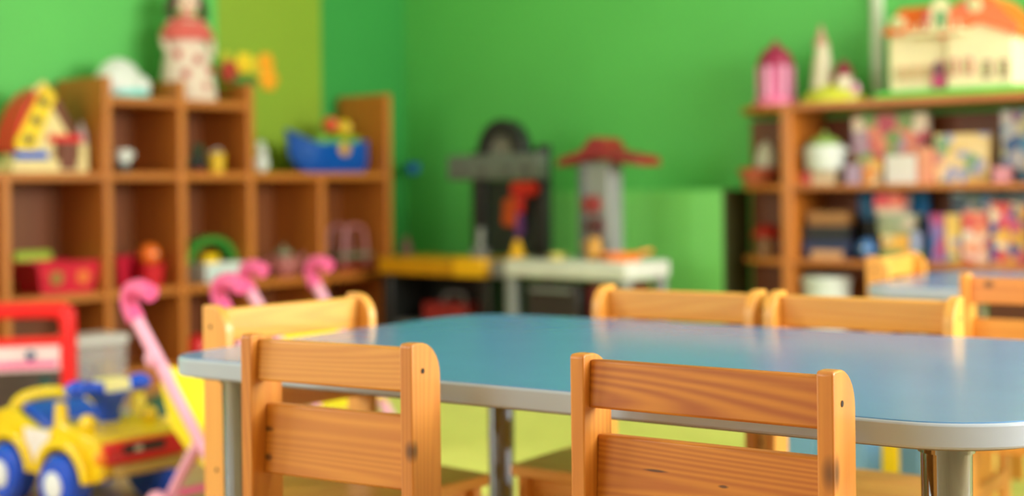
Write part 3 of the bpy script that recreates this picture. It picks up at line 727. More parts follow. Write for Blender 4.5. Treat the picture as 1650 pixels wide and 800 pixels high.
MB().box((-0.05, -0.03, 0.098), (0.07, 0.05, 0.036)).build('upper_block', YEL, b, bevel=0.004)
arch = [(0.13 * math.cos(rad(a_)) - 0.02, 0.08 + 0.11 * math.sin(rad(a_))) for a_ in range(0, 181, 12)]
MB().prism(arch + [(x * 0.78 - 0.004, 0.08 + (z - 0.08) * 0.75) for x, z in arch[::-1]], -0.02, 0.06, 'y').build('arched_roof', P('roof_green', (48, 138, 40)), b)
b = thing('toy_teapot', 'dull pink toy teapot with a grey lid in the fourth column', 'teapot', on_left(455, 0.1, H_B), ROT_L)
MB().lathe([(0, 0), (0.05, 0), (0.075, 0.04), (0.06, 0.085), (0.0, 0.09)], (0, 0, 0), 22).build('pot', P('dull_pink_plastic', (176, 100, 96)), b)
MB().ball((0, 0, 0.092), (0.045, 0.045, 0.03), 16, 6, 0.0).ball((0, 0, 0.128), 0.012, 10, 6).build('lid', P('grey_olive_plastic', (140, 140, 110)), b)
MB().tube(smooth_path([(0.06, 0, 0.04), (0.10, 0, 0.06), (0.115, 0, 0.095)]), [0.014] * 6 + [0.009] * 7, 8).build('spout', P('dull_pink_plastic', (176, 100, 96)), b)
MB().tube(smooth_path([(-0.062, 0, 0.075), (-0.105, 0, 0.07), (-0.07, 0, 0.03)]), 0.007, 8).build('handle', P('dull_pink_plastic', (176, 100, 96)), b)
b = thing('toy_swing', 'dull pink toy swing frame in the last column', 'toy', on_left(561, 0.12, H_B), ROT_L)
for y in (-0.05, 0.05):
    MB().tube(smooth_path([(-0.085, y, 0.0), (-0.075, y, 0.17), (-0.045, y, 0.205), (0.02, y, 0.205), (0.05, y, 0.17), (0.06, y, 0.0)]), 0.011, 8).build('frame_hoop', P('rose_grey_plastic', (176, 108, 110)), b)
MB().box((-0.01, 0, 0.075), (0.20, 0.13, 0.02)).build('tray', P('grey_green_plastic', (126, 130, 100)), b, bevel=0.005)
MB().box((-0.01, 0, 0.02), (0.24, 0.15, 0.035)).build('base', P('brick_plastic', (150, 60, 40)), b, bevel=0.005)
b = thing('toy_cup', 'small blue cup on the rounded end shelf of the cube shelf', 'cup', on_left(664, 0.235, H_A), ROT_L)
MB().lathe([(0, 0), (0.03, 0), (0.04, 0.05), (0.036, 0.05), (0.027, 0.008), (0, 0.008)], (0, 0, 0), 18).build('cup', P('cobalt_plastic', (22, 100, 180)), b)
MB().tube(smooth_path([(0.036, 0, 0.042), (0.058, 0, 0.03), (0.032, 0, 0.012)]), 0.004, 6).build('handle', P('cobalt_plastic', (22, 100, 180)), b)
b = thing('toy_cone', 'dull pink stacking cone on the rounded end shelf', 'toy', on_left(653, 0.22, H_B), ROT_L)
for k in range(4): MB().lathe([(0, 0.03 * k), (0.05 - 0.009 * k, 0.03 * k + 0.004), (0.05 - 0.009 * k, 0.03 * k + 0.024), (0, 0.03 * k + 0.029)], (0, 0, 0), 16).build('ring', P('rose_grey_plastic', (176, 108, 110)), b)
MB().ball((0, 0, 0.128), 0.014, 10, 6).build('knob', P('rose_grey_plastic', (176, 108, 110)), b)

# bottom row
b = thing('toy_ball', 'red ball in the bottom bin behind the pink stroller', 'ball', on_left(314, 0.07, 0.085), ROT_L)
MB().ball((0, 0, 0.05), 0.05).build('ball', RED, b); MB().ball((0, -0.049, 0.055), 0.007, 8, 5).build('valve', WHITE, b)
tub = thing('storage_tub', 'clear plastic storage tub with a pale lid behind the yellow car', 'tub', on_left(143, -0.22, 0), ROT_L)
m_clear = P('clear_tub_plastic', (226, 220, 222), 0.25, alpha=0.3)
tw, td, thh = 0.19, 0.15, 0.23
MB().box((0, 0, 0.004), (tw - 0.03, td - 0.03, 0.008)).build('tub_floor', m_clear, tub)
for c_, d_ in (((0, -td / 2, thh / 2), (tw, 0.004, thh)), ((0, td / 2, thh / 2), (tw, 0.004, thh)), ((-tw / 2, 0, thh / 2), (0.004, td, thh)), ((tw / 2, 0, thh / 2), (0.004, td, thh))):
    MB().box(c_, d_).build('tub_wall', m_clear, tub)
lidb = MB().box((0, 0, thh + 0.017), (tw + 0.02, td + 0.02, 0.03)).build('lid', P('pale_lid_plastic', (214, 208, 208), 0.4), tub, bevel=0.006)
for sx_ in (-1, 1): MB().box((sx_ * (tw / 2 + 0.012), 0, thh + 0.0), (0.012, 0.08, 0.04)).build('clip', P('pale_lid_plastic', (206, 200, 200)), lidb, bevel=0.003)
tp = tub.location
for dx, dy, z, mt, lb in ((-0.052, 0.0, 0.01, P('rose_block_plastic', (214, 92, 104)), 'rose toy block low in the clear tub at its left'), (0.002, 0.0, 0.01, RED, 'red toy block low in the middle of the clear tub'), (0.058, 0.0, 0.01, ORANGE, 'orange toy block low in the clear tub at its right'),
                          (-0.046, 0.0, 0.09, PURPLE, 'purple toy block stacked on the rose one in the clear tub'), (0.046, 0.0, 0.09, P('amber_plastic', (216, 160, 24)), 'amber toy block stacked on the orange one in the clear tub')):
    t = thing('toy_block', lb, 'toy block', Vector(tp) + (A * dx).to_3d() + (M * dy).to_3d() + Vector((0, 0, z)), ROT_L, 'blocks in the clear tub')
    MB().box((0, 0, 0.035), (0.05, 0.09, 0.07)).build('block', mt, t, bevel=0.005)
    MB().lathe([(0, 0.07), (0.018, 0.07), (0.018, 0.079), (0, 0.079)], (0, 0, 0), 12).build('stud', mt, t)

# ------------------------------------------------------------------ floor toys at the left
# red tubular stand
pr_ = at_depth(106, 503, 4.05)
b = thing('toy_stand', 'red tubular toy stand with a white and pink panel behind the yellow car', 'toy stand', (pr_.x, pr_.y, 0), rad(14))
SR = P('signal_red_plastic', (236, 26, 32), 0.3)
H_ = pr_.z
for y in (0.0, 0.20):
    MB().tube(smooth_path([(0, y, 0.0), (0, y, H_ - 0.05), (-0.012, y, H_ - 0.012), (-0.05, y, H_), (-0.30, y, H_), (-0.338, y, H_ - 0.012), (-0.35, y, H_ - 0.05), (-0.35, y, 0.0)], 5), 0.018, 10).build('frame_hoop', SR, b)
for x in (0.0, -0.35):
    for z in (H_ - 0.085, 0.05): MB().tube([(x, 0, z), (x, 0.20, z)], 0.012, 8).build('side_bar', SR, b)
MB().tube([(0, 0, H_ - 0.085), (-0.35, 0, H_ - 0.085)], 0.014, 8).build('cross_bar', SR, b)
pn = MB().box((-0.175, 0.0, H_ - 0.135), (0.32, 0.012, 0.075)).build('sign_panel', P('panel_white', (240, 214, 214)), b, bevel=0.003)
MB().box((-0.175, -0.007, H_ - 0.152), (0.30, 0.004, 0.018)).build('pink_stripe', HOT, pn)
hexdisc(MB(), (-0.10, -0.008, H_ - 0.125), 0.015, 0.004).build('round_emblem', P('slate_blue_print', (70, 100, 130)), pn)
MB().box((-0.175, 0.1, 0.06), (0.34, 0.19, 0.012)).build('shelf', SR, b, bevel=0.003)
MB().box((-0.175, 0.195, 0.17), (0.33, 0.006, 0.17)).build('rear_panel', P('smoked_panel', (92, 84, 78), 0.3), b)
q_ = Vector((pr_.x, pr_.y, 0)) + Matrix.Rotation(rad(14), 3, 'Z') @ Vector((-0.07, 0.10, 0.066))
t = thing('toy_tree', 'small teal cone tree inside the red stand', 'toy tree', q_, 0)
MB().lathe([(0.055, 0.0), (0.03, 0.07), (0.04, 0.07), (0.0, 0.15)], (0, 0, 0.012), 16).build('foliage', P('teal_plastic', (20, 100, 100)), t)
MB().lathe([(0, 0), (0.015, 0), (0.015, 0.02), (0, 0.02)], (0, 0, 0), 10).build('trunk', BROWN, t)

# ride-on car
CY_, CB = P('car_yellow', (252, 212, 24), 0.22, coat=0.3), P('car_blue', (8, 78, 220), 0.25, coat=0.2)
car = thing('ride_on_car', 'yellow ride-on toy car with blue seat, wheel and tyres', 'toy car', (-1.000, 3.366, 0), math.atan2(-0.643, 0.766))
car.scale = (1.05, 1.16, 1.0)
def arc(cx, cz, r, a0, a1, n=8): return [(cx + r * math.cos(rad(a0 + (a1 - a0) * k / n)), cz + r * math.sin(rad(a0 + (a1 - a0) * k / n))) for k in range(n + 1)]
WR = 0.072
side = [(0.135, 0.095), (0.14, 0.15), (0.125, 0.188), (0.03, 0.205), (-0.015, 0.215), (-0.022, 0.262), (-0.044, 0.264), (-0.052, 0.20), (-0.12, 0.19), (-0.19, 0.212), (-0.25, 0.232), (-0.315, 0.215), (-0.34, 0.12), (-0.325, 0.09)]
side += arc(-0.23, WR, 0.086, 168, 12) + arc(0, WR, 0.086, 168, 12) + [(0.11, 0.085)]
# the deck between the side walls
MB().prism(side, -0.105, -0.085, 'y').prism(side, 0.085, 0.105, 'y').build('side_wall', CY_, car, bevel=0.005)
hood = [(0.13, 0.10), (0.138, 0.15), (0.12, 0.187), (0.03, 0.208), (-0.03, 0.212), (-0.05, 0.15), (-0.05, 0.10)]
MB().prism(hood, -0.086, 0.086, 'y').build('hood', CY_, car, bevel=0.006)
MB().box((-0.18, 0, 0.135), (0.27, 0.172, 0.05)).build('chassis', CY_, car, bevel=0.004)
for sy_ in (-1, 1):
    MB().prism(arc(0, WR, 0.112, 8, 172, 12) + arc(0, WR, 0.087, 172, 8, 12), sy_ * 0.098, sy_ * 0.122, 'y').build('fender', CY_, car, bevel=0.005)
    MB().prism(arc(-0.23, WR, 0.112, 8, 172, 12) + arc(-0.23, WR, 0.087, 172, 8, 12), sy_ * 0.098, sy_ * 0.122, 'y').build('fender', CY_, car, bevel=0.005)
    MB().prism([(-0.17, 0.192), (-0.058, 0.192), (-0.082, 0.092), (-0.148, 0.092)], sy_ * 0.104, sy_ * 0.110, 'y').build('door_panel', P('door_sticker_white', (240, 232, 236), 0.3), car, bevel=0.002)
    MB().ball((0.04, sy_ * 0.075, 0.215), (0.025, 0.016, 0.024), 12, 8).build('windshield_post', CY_, car)
seat_p = [(-0.125, 0.188), (-0.135, 0.196), (-0.17, 0.214), (-0.235, 0.238), (-0.25, 0.225), (-0.17, 0.19), (-0.135, 0.16), (-0.125, 0.16)]
MB().prism(seat_p, -0.072, 0.072, 'y').build('seat', CB, car, bevel=0.006)
MB().tube(smooth_path([(-0.285, -0.075, 0.19), (-0.285, -0.055, 0.238), (-0.285, 0, 0.25), (-0.285, 0.055, 0.238), (-0.285, 0.075, 0.19)]), 0.016, 10).build('backrest_handle', CY_, car)
MB().box((-0.058, 0, 0.200), (0.06, 0.15, 0.03), rot=(0, rad(-14), 0)).build('dashboard', P('dash_grey', (168, 176, 186), 0.3), car, bevel=0.004)
colm = MB().lathe([(0.0, 0.205), (0.024, 0.205), (0.024, 0.235), (0.034, 0.258), (0.054, 0.284), (0, 0.286)], (0.0, 0, 0), 20).build('steering_column', CB, car)
wh = []
for k in range(24):
    t_ = 2 * math.pi * k / 24; wh.append((0.035 * math.cos(t_), 0.086 * math.sin(t_) * (1 + 0.06 * math.cos(2 * t_))))
sw = MB().prism(wh, 0.280, 0.308, 'z').build('steering_wheel', CB, car, bevel=0.010, bseg=3)
for sy_ in (-1, 1): MB().ball((0.0, sy_ * 0.076, 0.294), (0.030, 0.026, 0.022), 14, 8).build('grip', CB, sw)
MB().prism(rrect(-0.02, 0.037, -0.032, 0.032, 0.01, 4), 0.3075, 0.312, 'z').box((0.0365, 0, 0.296), (0.004, 0.06, 0.024)).build('horn_pad', P('horn_cream', (232, 222, 150)), sw)
gr = MB().box((0.136, 0.0, 0.155), (0.02, 0.19, 0.052)).build('grille', SR, car, bevel=0.005)
MB().box((0.1465, -0.005, 0.162), (0.004, 0.10, 0.022)).build('vent', P('vent_black', (34, 36, 42)), gr)
MB().box((0.149, -0.02, 0.162), (0.003, 0.016, 0.012)).build('emblem', WHITE, gr)
MB().box((0.1465, -0.076, 0.150), (0.004, 0.03, 0.034)).build('headlamp', P('lamp_red', (206, 26, 28), 0.2), gr)
for sy_ in (-1, 1):
    MB().ball((0.128, sy_ * 0.094, 0.146), (0.016, 0.016, 0.022), 12, 8).build('turn_signal', P('signal_orange', (250, 140, 20), 0.25), car)
MB().box((0.14, 0.01, 0.112), (0.024, 0.17, 0.026)).build('bumper', P('bumper_gold', (206, 178, 104), 0.35), car, bevel=0.006)
for x in (0.0, -0.23):
    ax = MB().tube([(x, -0.08, WR), (x, 0.08, WR)], 0.01, 8).build('axle', GREY, car)
    for sy_ in (-1, 1):
        o1, o2 = (0.077, 0.133) if sy_ > 0 else (-0.133, -0.077)
        ty = MB().lathe([(0.035, o1), (WR - 0.012, o1), (WR, o1 + 0.012), (WR, o2 - 0.012), (WR - 0.012, o2), (0.035, o2)], (x, 0, WR), 28, 'y')
        for k in range(16):
            t_ = 2 * math.pi * k / 16; ty.box((x + (WR - 0.001) * math.cos(t_), (o1 + o2) / 2, WR + (WR - 0.001) * math.sin(t_)), (0.006, 0.034, 0.006), rot=(0, -t_, 0))
        wo = ty.build('wheel', CB, car)
        ob = o2 if sy_ > 0 else o1
        MB().lathe([(0, ob - 0.012), (0.036, ob - 0.012), (0.034, ob + sy_ * 0.004), (0.015, ob + sy_ * 0.008), (0, ob + sy_ * 0.008)] if sy_ > 0 else [(0, ob - 0.008), (0.015, ob - 0.008), (0.034, ob - 0.004), (0.036, ob + 0.012), (0, ob + 0.012)], (x, 0, WR), 20, 'y').build('hub_cap', P('hub_white', (236, 240, 246), 0.25), wo)

# toy tyre standing beside the car
p = at_depth(270, 690, 3.85)
b = thing('rolling_toy', 'dark green rolling toy with a yellow hub right of the car', 'toy', (p.x, p.y, 0), rad(-60))
MB().lathe([(0.045, -0.03), (0.085, -0.03), (0.10, -0.015), (0.10, 0.015), (0.085, 0.03), (0.045, 0.03), (0.045, -0.03)], (0, 0, 0.1), 26, 'x').build('tyre', DGREEN, b)
MB().lathe([(0, -0.032), (0.046, -0.024), (0.046, 0.024), (0, 0.032)], (0, 0, 0.1), 20, 'x').build('hub', YEL, b)

# pink doll strollers
def stroller(label, o):
    t = thing('doll_stroller', label, 'doll stroller', (o[0], o[1], 0), math.atan2(-0.79, -0.61), 'pink umbrella strollers')
    hx = 0.135
    for sd in (-1, 1):
        x = sd * hx
        top = Vector((x, -0.185, 0.488)); foot = Vector((x * 0.92, 0.17, 0.06))
        MB().tube([top + (foot - top) * k / 8 for k in range(9)], 0.0155, 10).build('pole', PINK, t)
        hk = smooth_path([(x, -0.172, 0.468), (x, -0.198, 0.508), (x, -0.190, 0.537), (x, -0.155, 0.546), (x, -0.115, 0.534)], 5)
        MB().tube(hk, 0.0215, 10).build('handle', HOT, t)
        MB().tube([(x * 0.98, 0.05, 0.21), (x, -0.01, 0.13), (x, -0.06, 0.06)], 0.014, 8).build('rear_leg', PINK, t)
        MB().ball((x + sd * 0.014, -0.10, 0.385), (0.012, 0.022, 0.022), 10, 8).build('hinge_knob', PINK, t)
        for y in (0.17, -0.06):
            w_ = MB().lathe([(0.014, -0.012), (0.038, -0.012), (0.044, -0.004), (0.044, 0.004), (0.038, 0.012), (0.014, 0.012), (0.014, -0.012)], (x * (0.92 if y > 0 else 1) + sd * 0.03, y, 0.044), 20, 'x').build('wheel', PINK, t)
            MB().lathe([(0, -0.014), (0.014, -0.014), (0.014, 0.014), (0, 0.014)], (x * (0.92 if y > 0 else 1) + sd * 0.03, y, 0.044), 12, 'x').build('hub', WHITE, w_)
            MB().tube([(x * (0.92 if y > 0 else 1), y, 0.06), (x * (0.92 if y > 0 else 1) + sd * 0.042, y, 0.044)], 0.007, 6).build('wheel_stub', PINK, t)
    MB().tube([(-hx * 0.93, 0.145, 0.09), (hx * 0.93, 0.145, 0.09)], 0.009, 8).build('foot_bar', HOT, t)
    MB().tube([(-hx, -0.05, 0.075), (hx, -0.05, 0.075)], 0.009, 8).build('rear_bar', HOT, t)
    # slung fabric: back, seat and calf panels with sagging middle
    prof = smooth_path([(-0.075, 0, 0.372), (-0.03, 0, 0.30), (-0.025, 0, 0.225), (0.02, 0, 0.185), (0.08, 0, 0.185), (0.125, 0, 0.165)], 4)
    nx = 8; vs, fs = [], []
    for off in (0.0, -0.006):
        for p_ in prof:
            for i in range(nx + 1):
                u_ = i / nx * 2 - 1; sag = 0.028 * (1 - u_ * u_)
                vs.append((u_ * hx * 0.95, p_[0] - sag * 0.6, p_[2] - sag + off))
    npf = len(prof); st_ = nx + 1; tot = npf * st_
    for i in range(npf - 1):
        for k in range(nx):
            a_ = i * st_ + k; fs.append((a_, a_ + 1, a_ + st_ + 1, a_ + st_)); fs.append((tot + a_ + st_, tot + a_ + st_ + 1, tot + a_ + 1, tot + a_))
    mb = MB(); mb._add(vs, fs); fab = mb.build('seat_fabric', P('yellow_fabric', (250, 226, 30), 0.75), t)
    for sd in (-1, 1):
        sf = [(-0.078, 0.375), (0.135, 0.155), (0.12, 0.125), (0.02, 0.165), (-0.055, 0.225), (-0.095, 0.32)]
        MB().prism(sf, sd * hx * 0.95, sd * (hx * 0.95 - 0.006), 'x').build('side_fabric', P('yellow_fabric', (250, 226, 30), 0.75), fab)
    return t
stroller('pink doll stroller with a yellow seat standing behind the yellow car', (-0.667, 3.207))
stroller('further pink doll stroller mostly hidden behind the chair at the table end', (-0.56, 4.05))

# ------------------------------------------------------------------ toy workbench in the corner
w = at_depth(745, 400, 6.0)
b = thing('toy_workbench', 'black and grey toy workbench with a yellow counter in the room corner', 'toy workbench', (w.x, w.y, 0), ROT_R)
CH, AM = P('charcoal_bench', (32, 34, 32)), P('bench_yellow', (206, 146, 10), 0.35)
MB().box((-0.055, 0, 0.43), (0.65, 0.30, 0.075)).build('counter', AM, b, bevel=0.01)
MB().box((0.18, -0.155, 0.435), (0.17, 0.03, 0.08)).build('vise', P('bench_bright_yellow', (244, 184, 14)), b, bevel=0.006)
MB().box((0.335, 0, 0.43), (0.13, 0.26, 0.07)).build('side_shelf', GREY, b, bevel=0.008)
for x in (-0.34, 0.24):
    MB().box((x, 0, 0.196), (0.06, 0.27, 0.392)).build('side_panel', CH, b, bevel=0.008)
MB().box((-0.05, 0.02, 0.17), (0.52, 0.24, 0.02)).build('lower_shelf', GREY, b, bevel=0.003)
MB().box((-0.05, 0.13, 0.28), (0.52, 0.012, 0.20)).build('rear_panel', CH, b)
for x in (0.015, 0.365):
    MB().box((x, 0.11, 0.70), (0.07, 0.05, 0.47)).build('back_post', CH, b, bevel=0.008)
MB().box((0.21, 0.12, 0.64), (0.34, 0.012, 0.33)).build('tool_panel', P('tool_panel_grey', (40, 54, 44)), b, bevel=0.004)
MB().box((0.145, 0.07, 0.862), (0.53, 0.07, 0.11)).build('header_beam', P('header_grey', (104, 112, 104)), b, bevel=0.012)
for x in (-0.03, 0.10, 0.23, 0.33): MB().lathe([(0, -0.004), (0.018, -0.004), (0.018, 0.004), (0, 0.004)], (x, 0.031, 0.85), 12, 'y').build('peg_hole', P('header_dark', (92, 90, 86)), b)
a1 = [(0.185 + 0.135 * math.cos(rad(k)), 0.915 + 0.155 * math.sin(rad(k))) for k in range(0, 181, 12)]
a2 = [(0.185 + 0.07 * math.cos(rad(k)), 0.915 + 0.085 * math.sin(rad(k))) for k in range(180, -1, -12)]
MB().prism(a1 + a2, 0.04, 0.11, 'y').build('arch', BLACK, b, bevel=0.008)
MB().prism(a2, 0.06, 0.09, 'y').build('arch_dial', P('dial_grey', (120, 118, 108)), b)
MB().box((0.375, 0.11, 0.86), (0.06, 0.045, 0.19)).build('corner_post', BLACK, b, bevel=0.01)
def wb(dx, dy, z): return Vector((w.x, w.y, 0)) + (R * dx).to_3d() + (A * dy).to_3d() + Vector((0, 0, z))
t = thing('toy_saw', 'orange handled toy saw hanging on the workbench panel', 'toy tool', wb(0.205, 0.085, 0.55), ROT_R)
MB().prism([(-0.04, 0.06), (0.03, 0.05), (0.045, 0.19), (-0.03, 0.17)], -0.012, 0.012, 'y').build('handle', P('saw_orange', (206, 84, 22)), t, bevel=0.006)
MB().prism([(0.03, -0.01), (0.075, 0.02), (0.07, 0.17), (0.045, 0.19)], -0.004, 0.004, 'y').build('blade', PURPLE, t)
t = thing('toy_drill', 'red toy drill hanging at the right of the workbench', 'toy tool', wb(0.325, 0.035, 0.66), ROT_R)
MB().tube([(-0.05, 0, 0.105), (0.05, 0, 0.105)], 0.032, 14).tube([(0.045, 0, 0.105), (0.075, 0, 0.105)], 0.012, 10).build('barrel', P('drill_red', (196, 30, 24)), t)
MB().box((-0.02, 0, 0.05), (0.034, 0.03, 0.10), rot=(0, rad(8), 0)).build('grip', P('drill_red', (196, 30, 24)), t, bevel=0.006)
t = thing('toy_hammer', 'grey toy hammer standing on the yellow counter', 'toy tool', wb(0.12, -0.02, 0.468), ROT_R)
MB().box((0, 0, 0.02), (0.085, 0.035, 0.04)).build('hammer_head', GREY, t, bevel=0.006)
MB().tube([(0, 0, 0.03), (0.008, 0, 0.13)], 0.014, 10).build('hammer_handle', P('pale_grey_plastic', (150, 160, 150)), t)
t = thing('toy_cone', 'small yellow toy cone at the end of the workbench', 'toy', wb(0.338, -0.03, 0.466), ROT_R)
MB().box((0, 0, 0.006), (0.09, 0.09, 0.012)).build('cone_foot', P('bench_yellow', (214, 158, 14)), t)
MB().lathe([(0.036, 0.012), (0.01, 0.085), (0, 0.087)], (0, 0, 0), 16).build('cone', P('bench_bright_yellow', (244, 184, 14)), t)
t = thing('toy_toolbox', 'red toy toolbox on the shelf under the yellow counter', 'toolbox', wb(-0.03, -0.02, 0.18), ROT_R)
MB().box((0, 0, 0.045), (0.26, 0.14, 0.09)).build('case', P('toolbox_red', (150, 44, 40)), t, bevel=0.008)
MB().tube(smooth_path([(-0.06, 0, 0.09), (-0.05, 0, 0.125), (0.05, 0, 0.125), (0.06, 0, 0.09)]), 0.008, 8).build('handle', GREY, t)

# ------------------------------------------------------------------ toy kitchen
w = at_depth(955, 400, 5.45)
b = thing('toy_kitchen', 'toy kitchen with grey column, dark red hood and white counter', 'toy kitchen', (w.x, w.y, 0), ROT_R)
KW, KG = P('kitchen_white', (214, 216, 204), 0.35), P('kitchen_grey', (140, 144, 140))
MB().box((-0.035, 0, 0.445), (0.61, 0.30, 0.07)).build('counter', KW, b, bevel=0.012)
for x in (-0.32, 0.24):
    for y in (-0.12, 0.12): MB().box((x, y, 0.206), (0.04, 0.04, 0.412)).build('leg', KG, b, bevel=0.005)
MB().box((-0.12, 0.0, 0.25), (0.26, 0.22, 0.28)).build('oven', P('oven_dark', (52, 46, 44), 0.3), b, bevel=0.008)
MB().tube([(-0.22, -0.125, 0.36), (-0.02, -0.125, 0.36)], 0.008, 8).build('oven_handle', KG, b)
MB().box((0.13, 0.0, 0.25), (0.15, 0.22, 0.28)).build('cupboard', P('cupboard_maroon', (112, 34, 40)), b, bevel=0.008)
MB().box((0.0, 0.06, 0.67), (0.15, 0.10, 0.40)).build('column', KG, b, bevel=0.01)
MB().box((-0.055, 0.005, 0.67), (0.03, 0.014, 0.36)).build('column_groove', P('kitchen_dark_grey', (96, 100, 102)), b, bevel=0.003)
hd = [(-0.165, 0.852), (-0.155, 0.888), (-0.04, 0.918), (0.0, 0.966), (0.045, 0.966), (0.085, 0.918), (0.235, 0.888), (0.25, 0.85), (0.16, 0.862), (0.02, 0.884), (-0.09, 0.868)]
MB().prism(hd, -0.02, 0.13, 'y').build('hood', P('hood_red', (140, 26, 34)), b, bevel=0.006)
for x, z, mt in ((0.0, 0.70, P('knob_red', (150, 52, 52))), (0.015, 0.615, P('knob_maroon', (90, 50, 50)))):
    MB().lathe([(0, -0.02), (0.034, -0.02), (0.038, 0.01), (0, 0.01)], (x, 0.0, z), 16, 'y').build('knob', mt, b)
MB().lathe([(0, 0.4795), (0.055, 0.4795), (0.055, 0.484), (0, 0.484)], (-0.22, -0.02, 0), 22).build('burner', P('knob_maroon', (90, 50, 50)), b)
def kb(dx, dy, z): return Vector((w.x, w.y, 0)) + (R * dx).to_3d() + (A * dy).to_3d() + Vector((0, 0, z))
t = thing('toy_jug', 'orange toy jug on the white toy kitchen counter', 'jug', kb(0.045, -0.05, 0.48), ROT_R)
MB().lathe([(0, 0), (0.028, 0), (0.034, 0.03), (0.024, 0.075), (0.028, 0.09), (0, 0.088)], (0, 0, 0), 18).build('jug_body', P('ochre_plastic', (206, 150, 60)), t)
MB().tube(smooth_path([(-0.026, 0, 0.08), (-0.055, 0, 0.06), (-0.03, 0, 0.03)]), 0.005, 6).build('handle', P('ochre_plastic', (206, 150, 60)), t)
t = thing('toy_pan', 'orange toy pan on the right of the white counter', 'pan', kb(0.165, -0.04, 0.48), ROT_R)
MB().lathe([(0, 0), (0.07, 0), (0.085, 0.03), (0.08, 0.03), (0.066, 0.006), (0, 0.006)], (0, 0, 0), 24).build('pan_body', P('pan_orange', (240, 128, 44)), t)
MB().tube([(0.02, 0.08, 0.026), (0.05, 0.14, 0.034)], 0.009, 8).build('pan_handle', P('pan_orange', (240, 128, 44)), t)
t = thing('toy_cup', 'small yellow cup on the left of the white counter', 'cup', kb(-0.12, -0.08, 0.48), ROT_R)
MB().lathe([(0, 0), (0.028, 0), (0.034, 0.025), (0.03, 0.025), (0.024, 0.006), (0, 0.006)], (0, 0, 0), 18).build('cup', P('straw_plastic', (206, 190, 100)), t)
MB().tube(smooth_path([(0.03, 0, 0.022), (0.05, 0, 0.014), (0.028, 0, 0.006)]), 0.003, 6).build('handle', P('straw_plastic', (206, 190, 100)), t)

# ------------------------------------------------------------------ on top of the bookcase
BZ = 1.082
b = thing('toy_tower', 'pink toy tower with a dark crimson dome on the bookcase', 'toy castle', on_right(1252, 0.10, BZ), ROT_R)
MB().lathe([(0, 0), (0.088, 0), (0.088, 0.02), (0.07, 0.035), (0, 0.035)], (0, 0, 0), 26).build('base', P('tower_base_pink', (222, 110, 150)), b)
MB().lathe([(0.062, 0.033), (0.062, 0.155), (0, 0.16)], (0, 0, 0), 24).build('tower_wall', P('tower_pink', (196, 92, 134)), b)
for k in range(6):
    t_ = k * math.pi / 3 + 0.5; MB().tube([(0.066 * math.cos(t_), 0.066 * math.sin(t_), 0.033), (0.066 * math.cos(t_), 0.066 * math.sin(t_), 0.158)], 0.011, 8).build('pillar', P('pillar_pink', (226, 160, 190)), b)
MB().ball((0, 0, 0.155), (0.072, 0.072, 0.082), 22, 8, 0.0).build('dome', MAGENTA, b)
MB().lathe([(0.02, 0.23), (0.012, 0.25), (0, 0.262)], (0, 0, 0), 12).build('finial', MAGENTA, b)
b = thing('toy_castle', 'pale toy castle with a slim tower on a yellow-green base', 'toy castle', on_right(1345, 0.11, BZ), ROT_R)
MB().lathe([(0, 0), (0.128, 0), (0.125, 0.022), (0.095, 0.045), (0.05, 0.07), (0, 0.075)], (0, 0, 0), 28, sy=0.75).build('base', P('yellow_green_plastic', (204, 206, 56)), b)
MB().lathe([(0.046, 0.05), (0.036, 0.16), (0.028, 0.20), (0.026, 0.23), (0, 0.23)], (-0.045, 0, 0), 20).build('tall_tower', P('ivory_plastic', (216, 206, 176)), b)
MB().lathe([(0.034, 0.225), (0.02, 0.25), (0.006, 0.30), (0, 0.305)], (-0.05, 0, 0), 16).build('spire', P('spire_rose', (196, 150, 130)), b)
MB().lathe([(0.032, 0.05), (0.032, 0.11), (0, 0.11)], (0.052, -0.02, 0), 16).build('short_tower', P('ivory_plastic', (216, 206, 176)), b)
MB().lathe([(0.04, 0.10), (0.03, 0.13), (0.0, 0.165)], (0.052, -0.02, 0), 16).build('short_roof', P('roof_crimson', (130, 30, 56)), b)
MB().box((0.005, 0.0, 0.085), (0.09, 0.02, 0.06)).build('castle_wall', P('ivory_plastic', (216, 206, 176)), b, bevel=0.004)
MB().box((0.0, -0.012, 0.085), (0.02, 0.004, 0.035)).build('gate', MAGENTA, b)
MB().lathe([(0.018, 0.03), (0.018, 0.06), (0, 0.08)], (0.10, -0.02, 0), 12).build('little_turret', P('pillar_pink', (226, 160, 190)), b)

# doll house
hp = on_right(1546, 0.13, BZ)
b = thing('doll_house', 'large cream doll house with an orange roof on a green board', 'doll house', hp, ROT_R)
OR, HC = P('roof_orange', (246, 106, 26), 0.35), P('house_cream', (240, 226, 178), 0.45)
MB().box((0.03, 0, 0.012), (0.60, 0.25, 0.024)).build('lawn_board', P('lawn_green', (64, 196, 40)), b, bevel=0.004)
MB().box((-0.115, 0.01, 0.134), (0.225, 0.18, 0.22)).build('left_wing', HC, b, bevel=0.004)
MB().prism([(0.0, 0.024), (0.235, 0.024), (0.235, 0.215), (0.118, 0.252), (0.0, 0.215)], -0.10, 0.10, 'y').build('right_wing', HC, b, bevel=0.004)
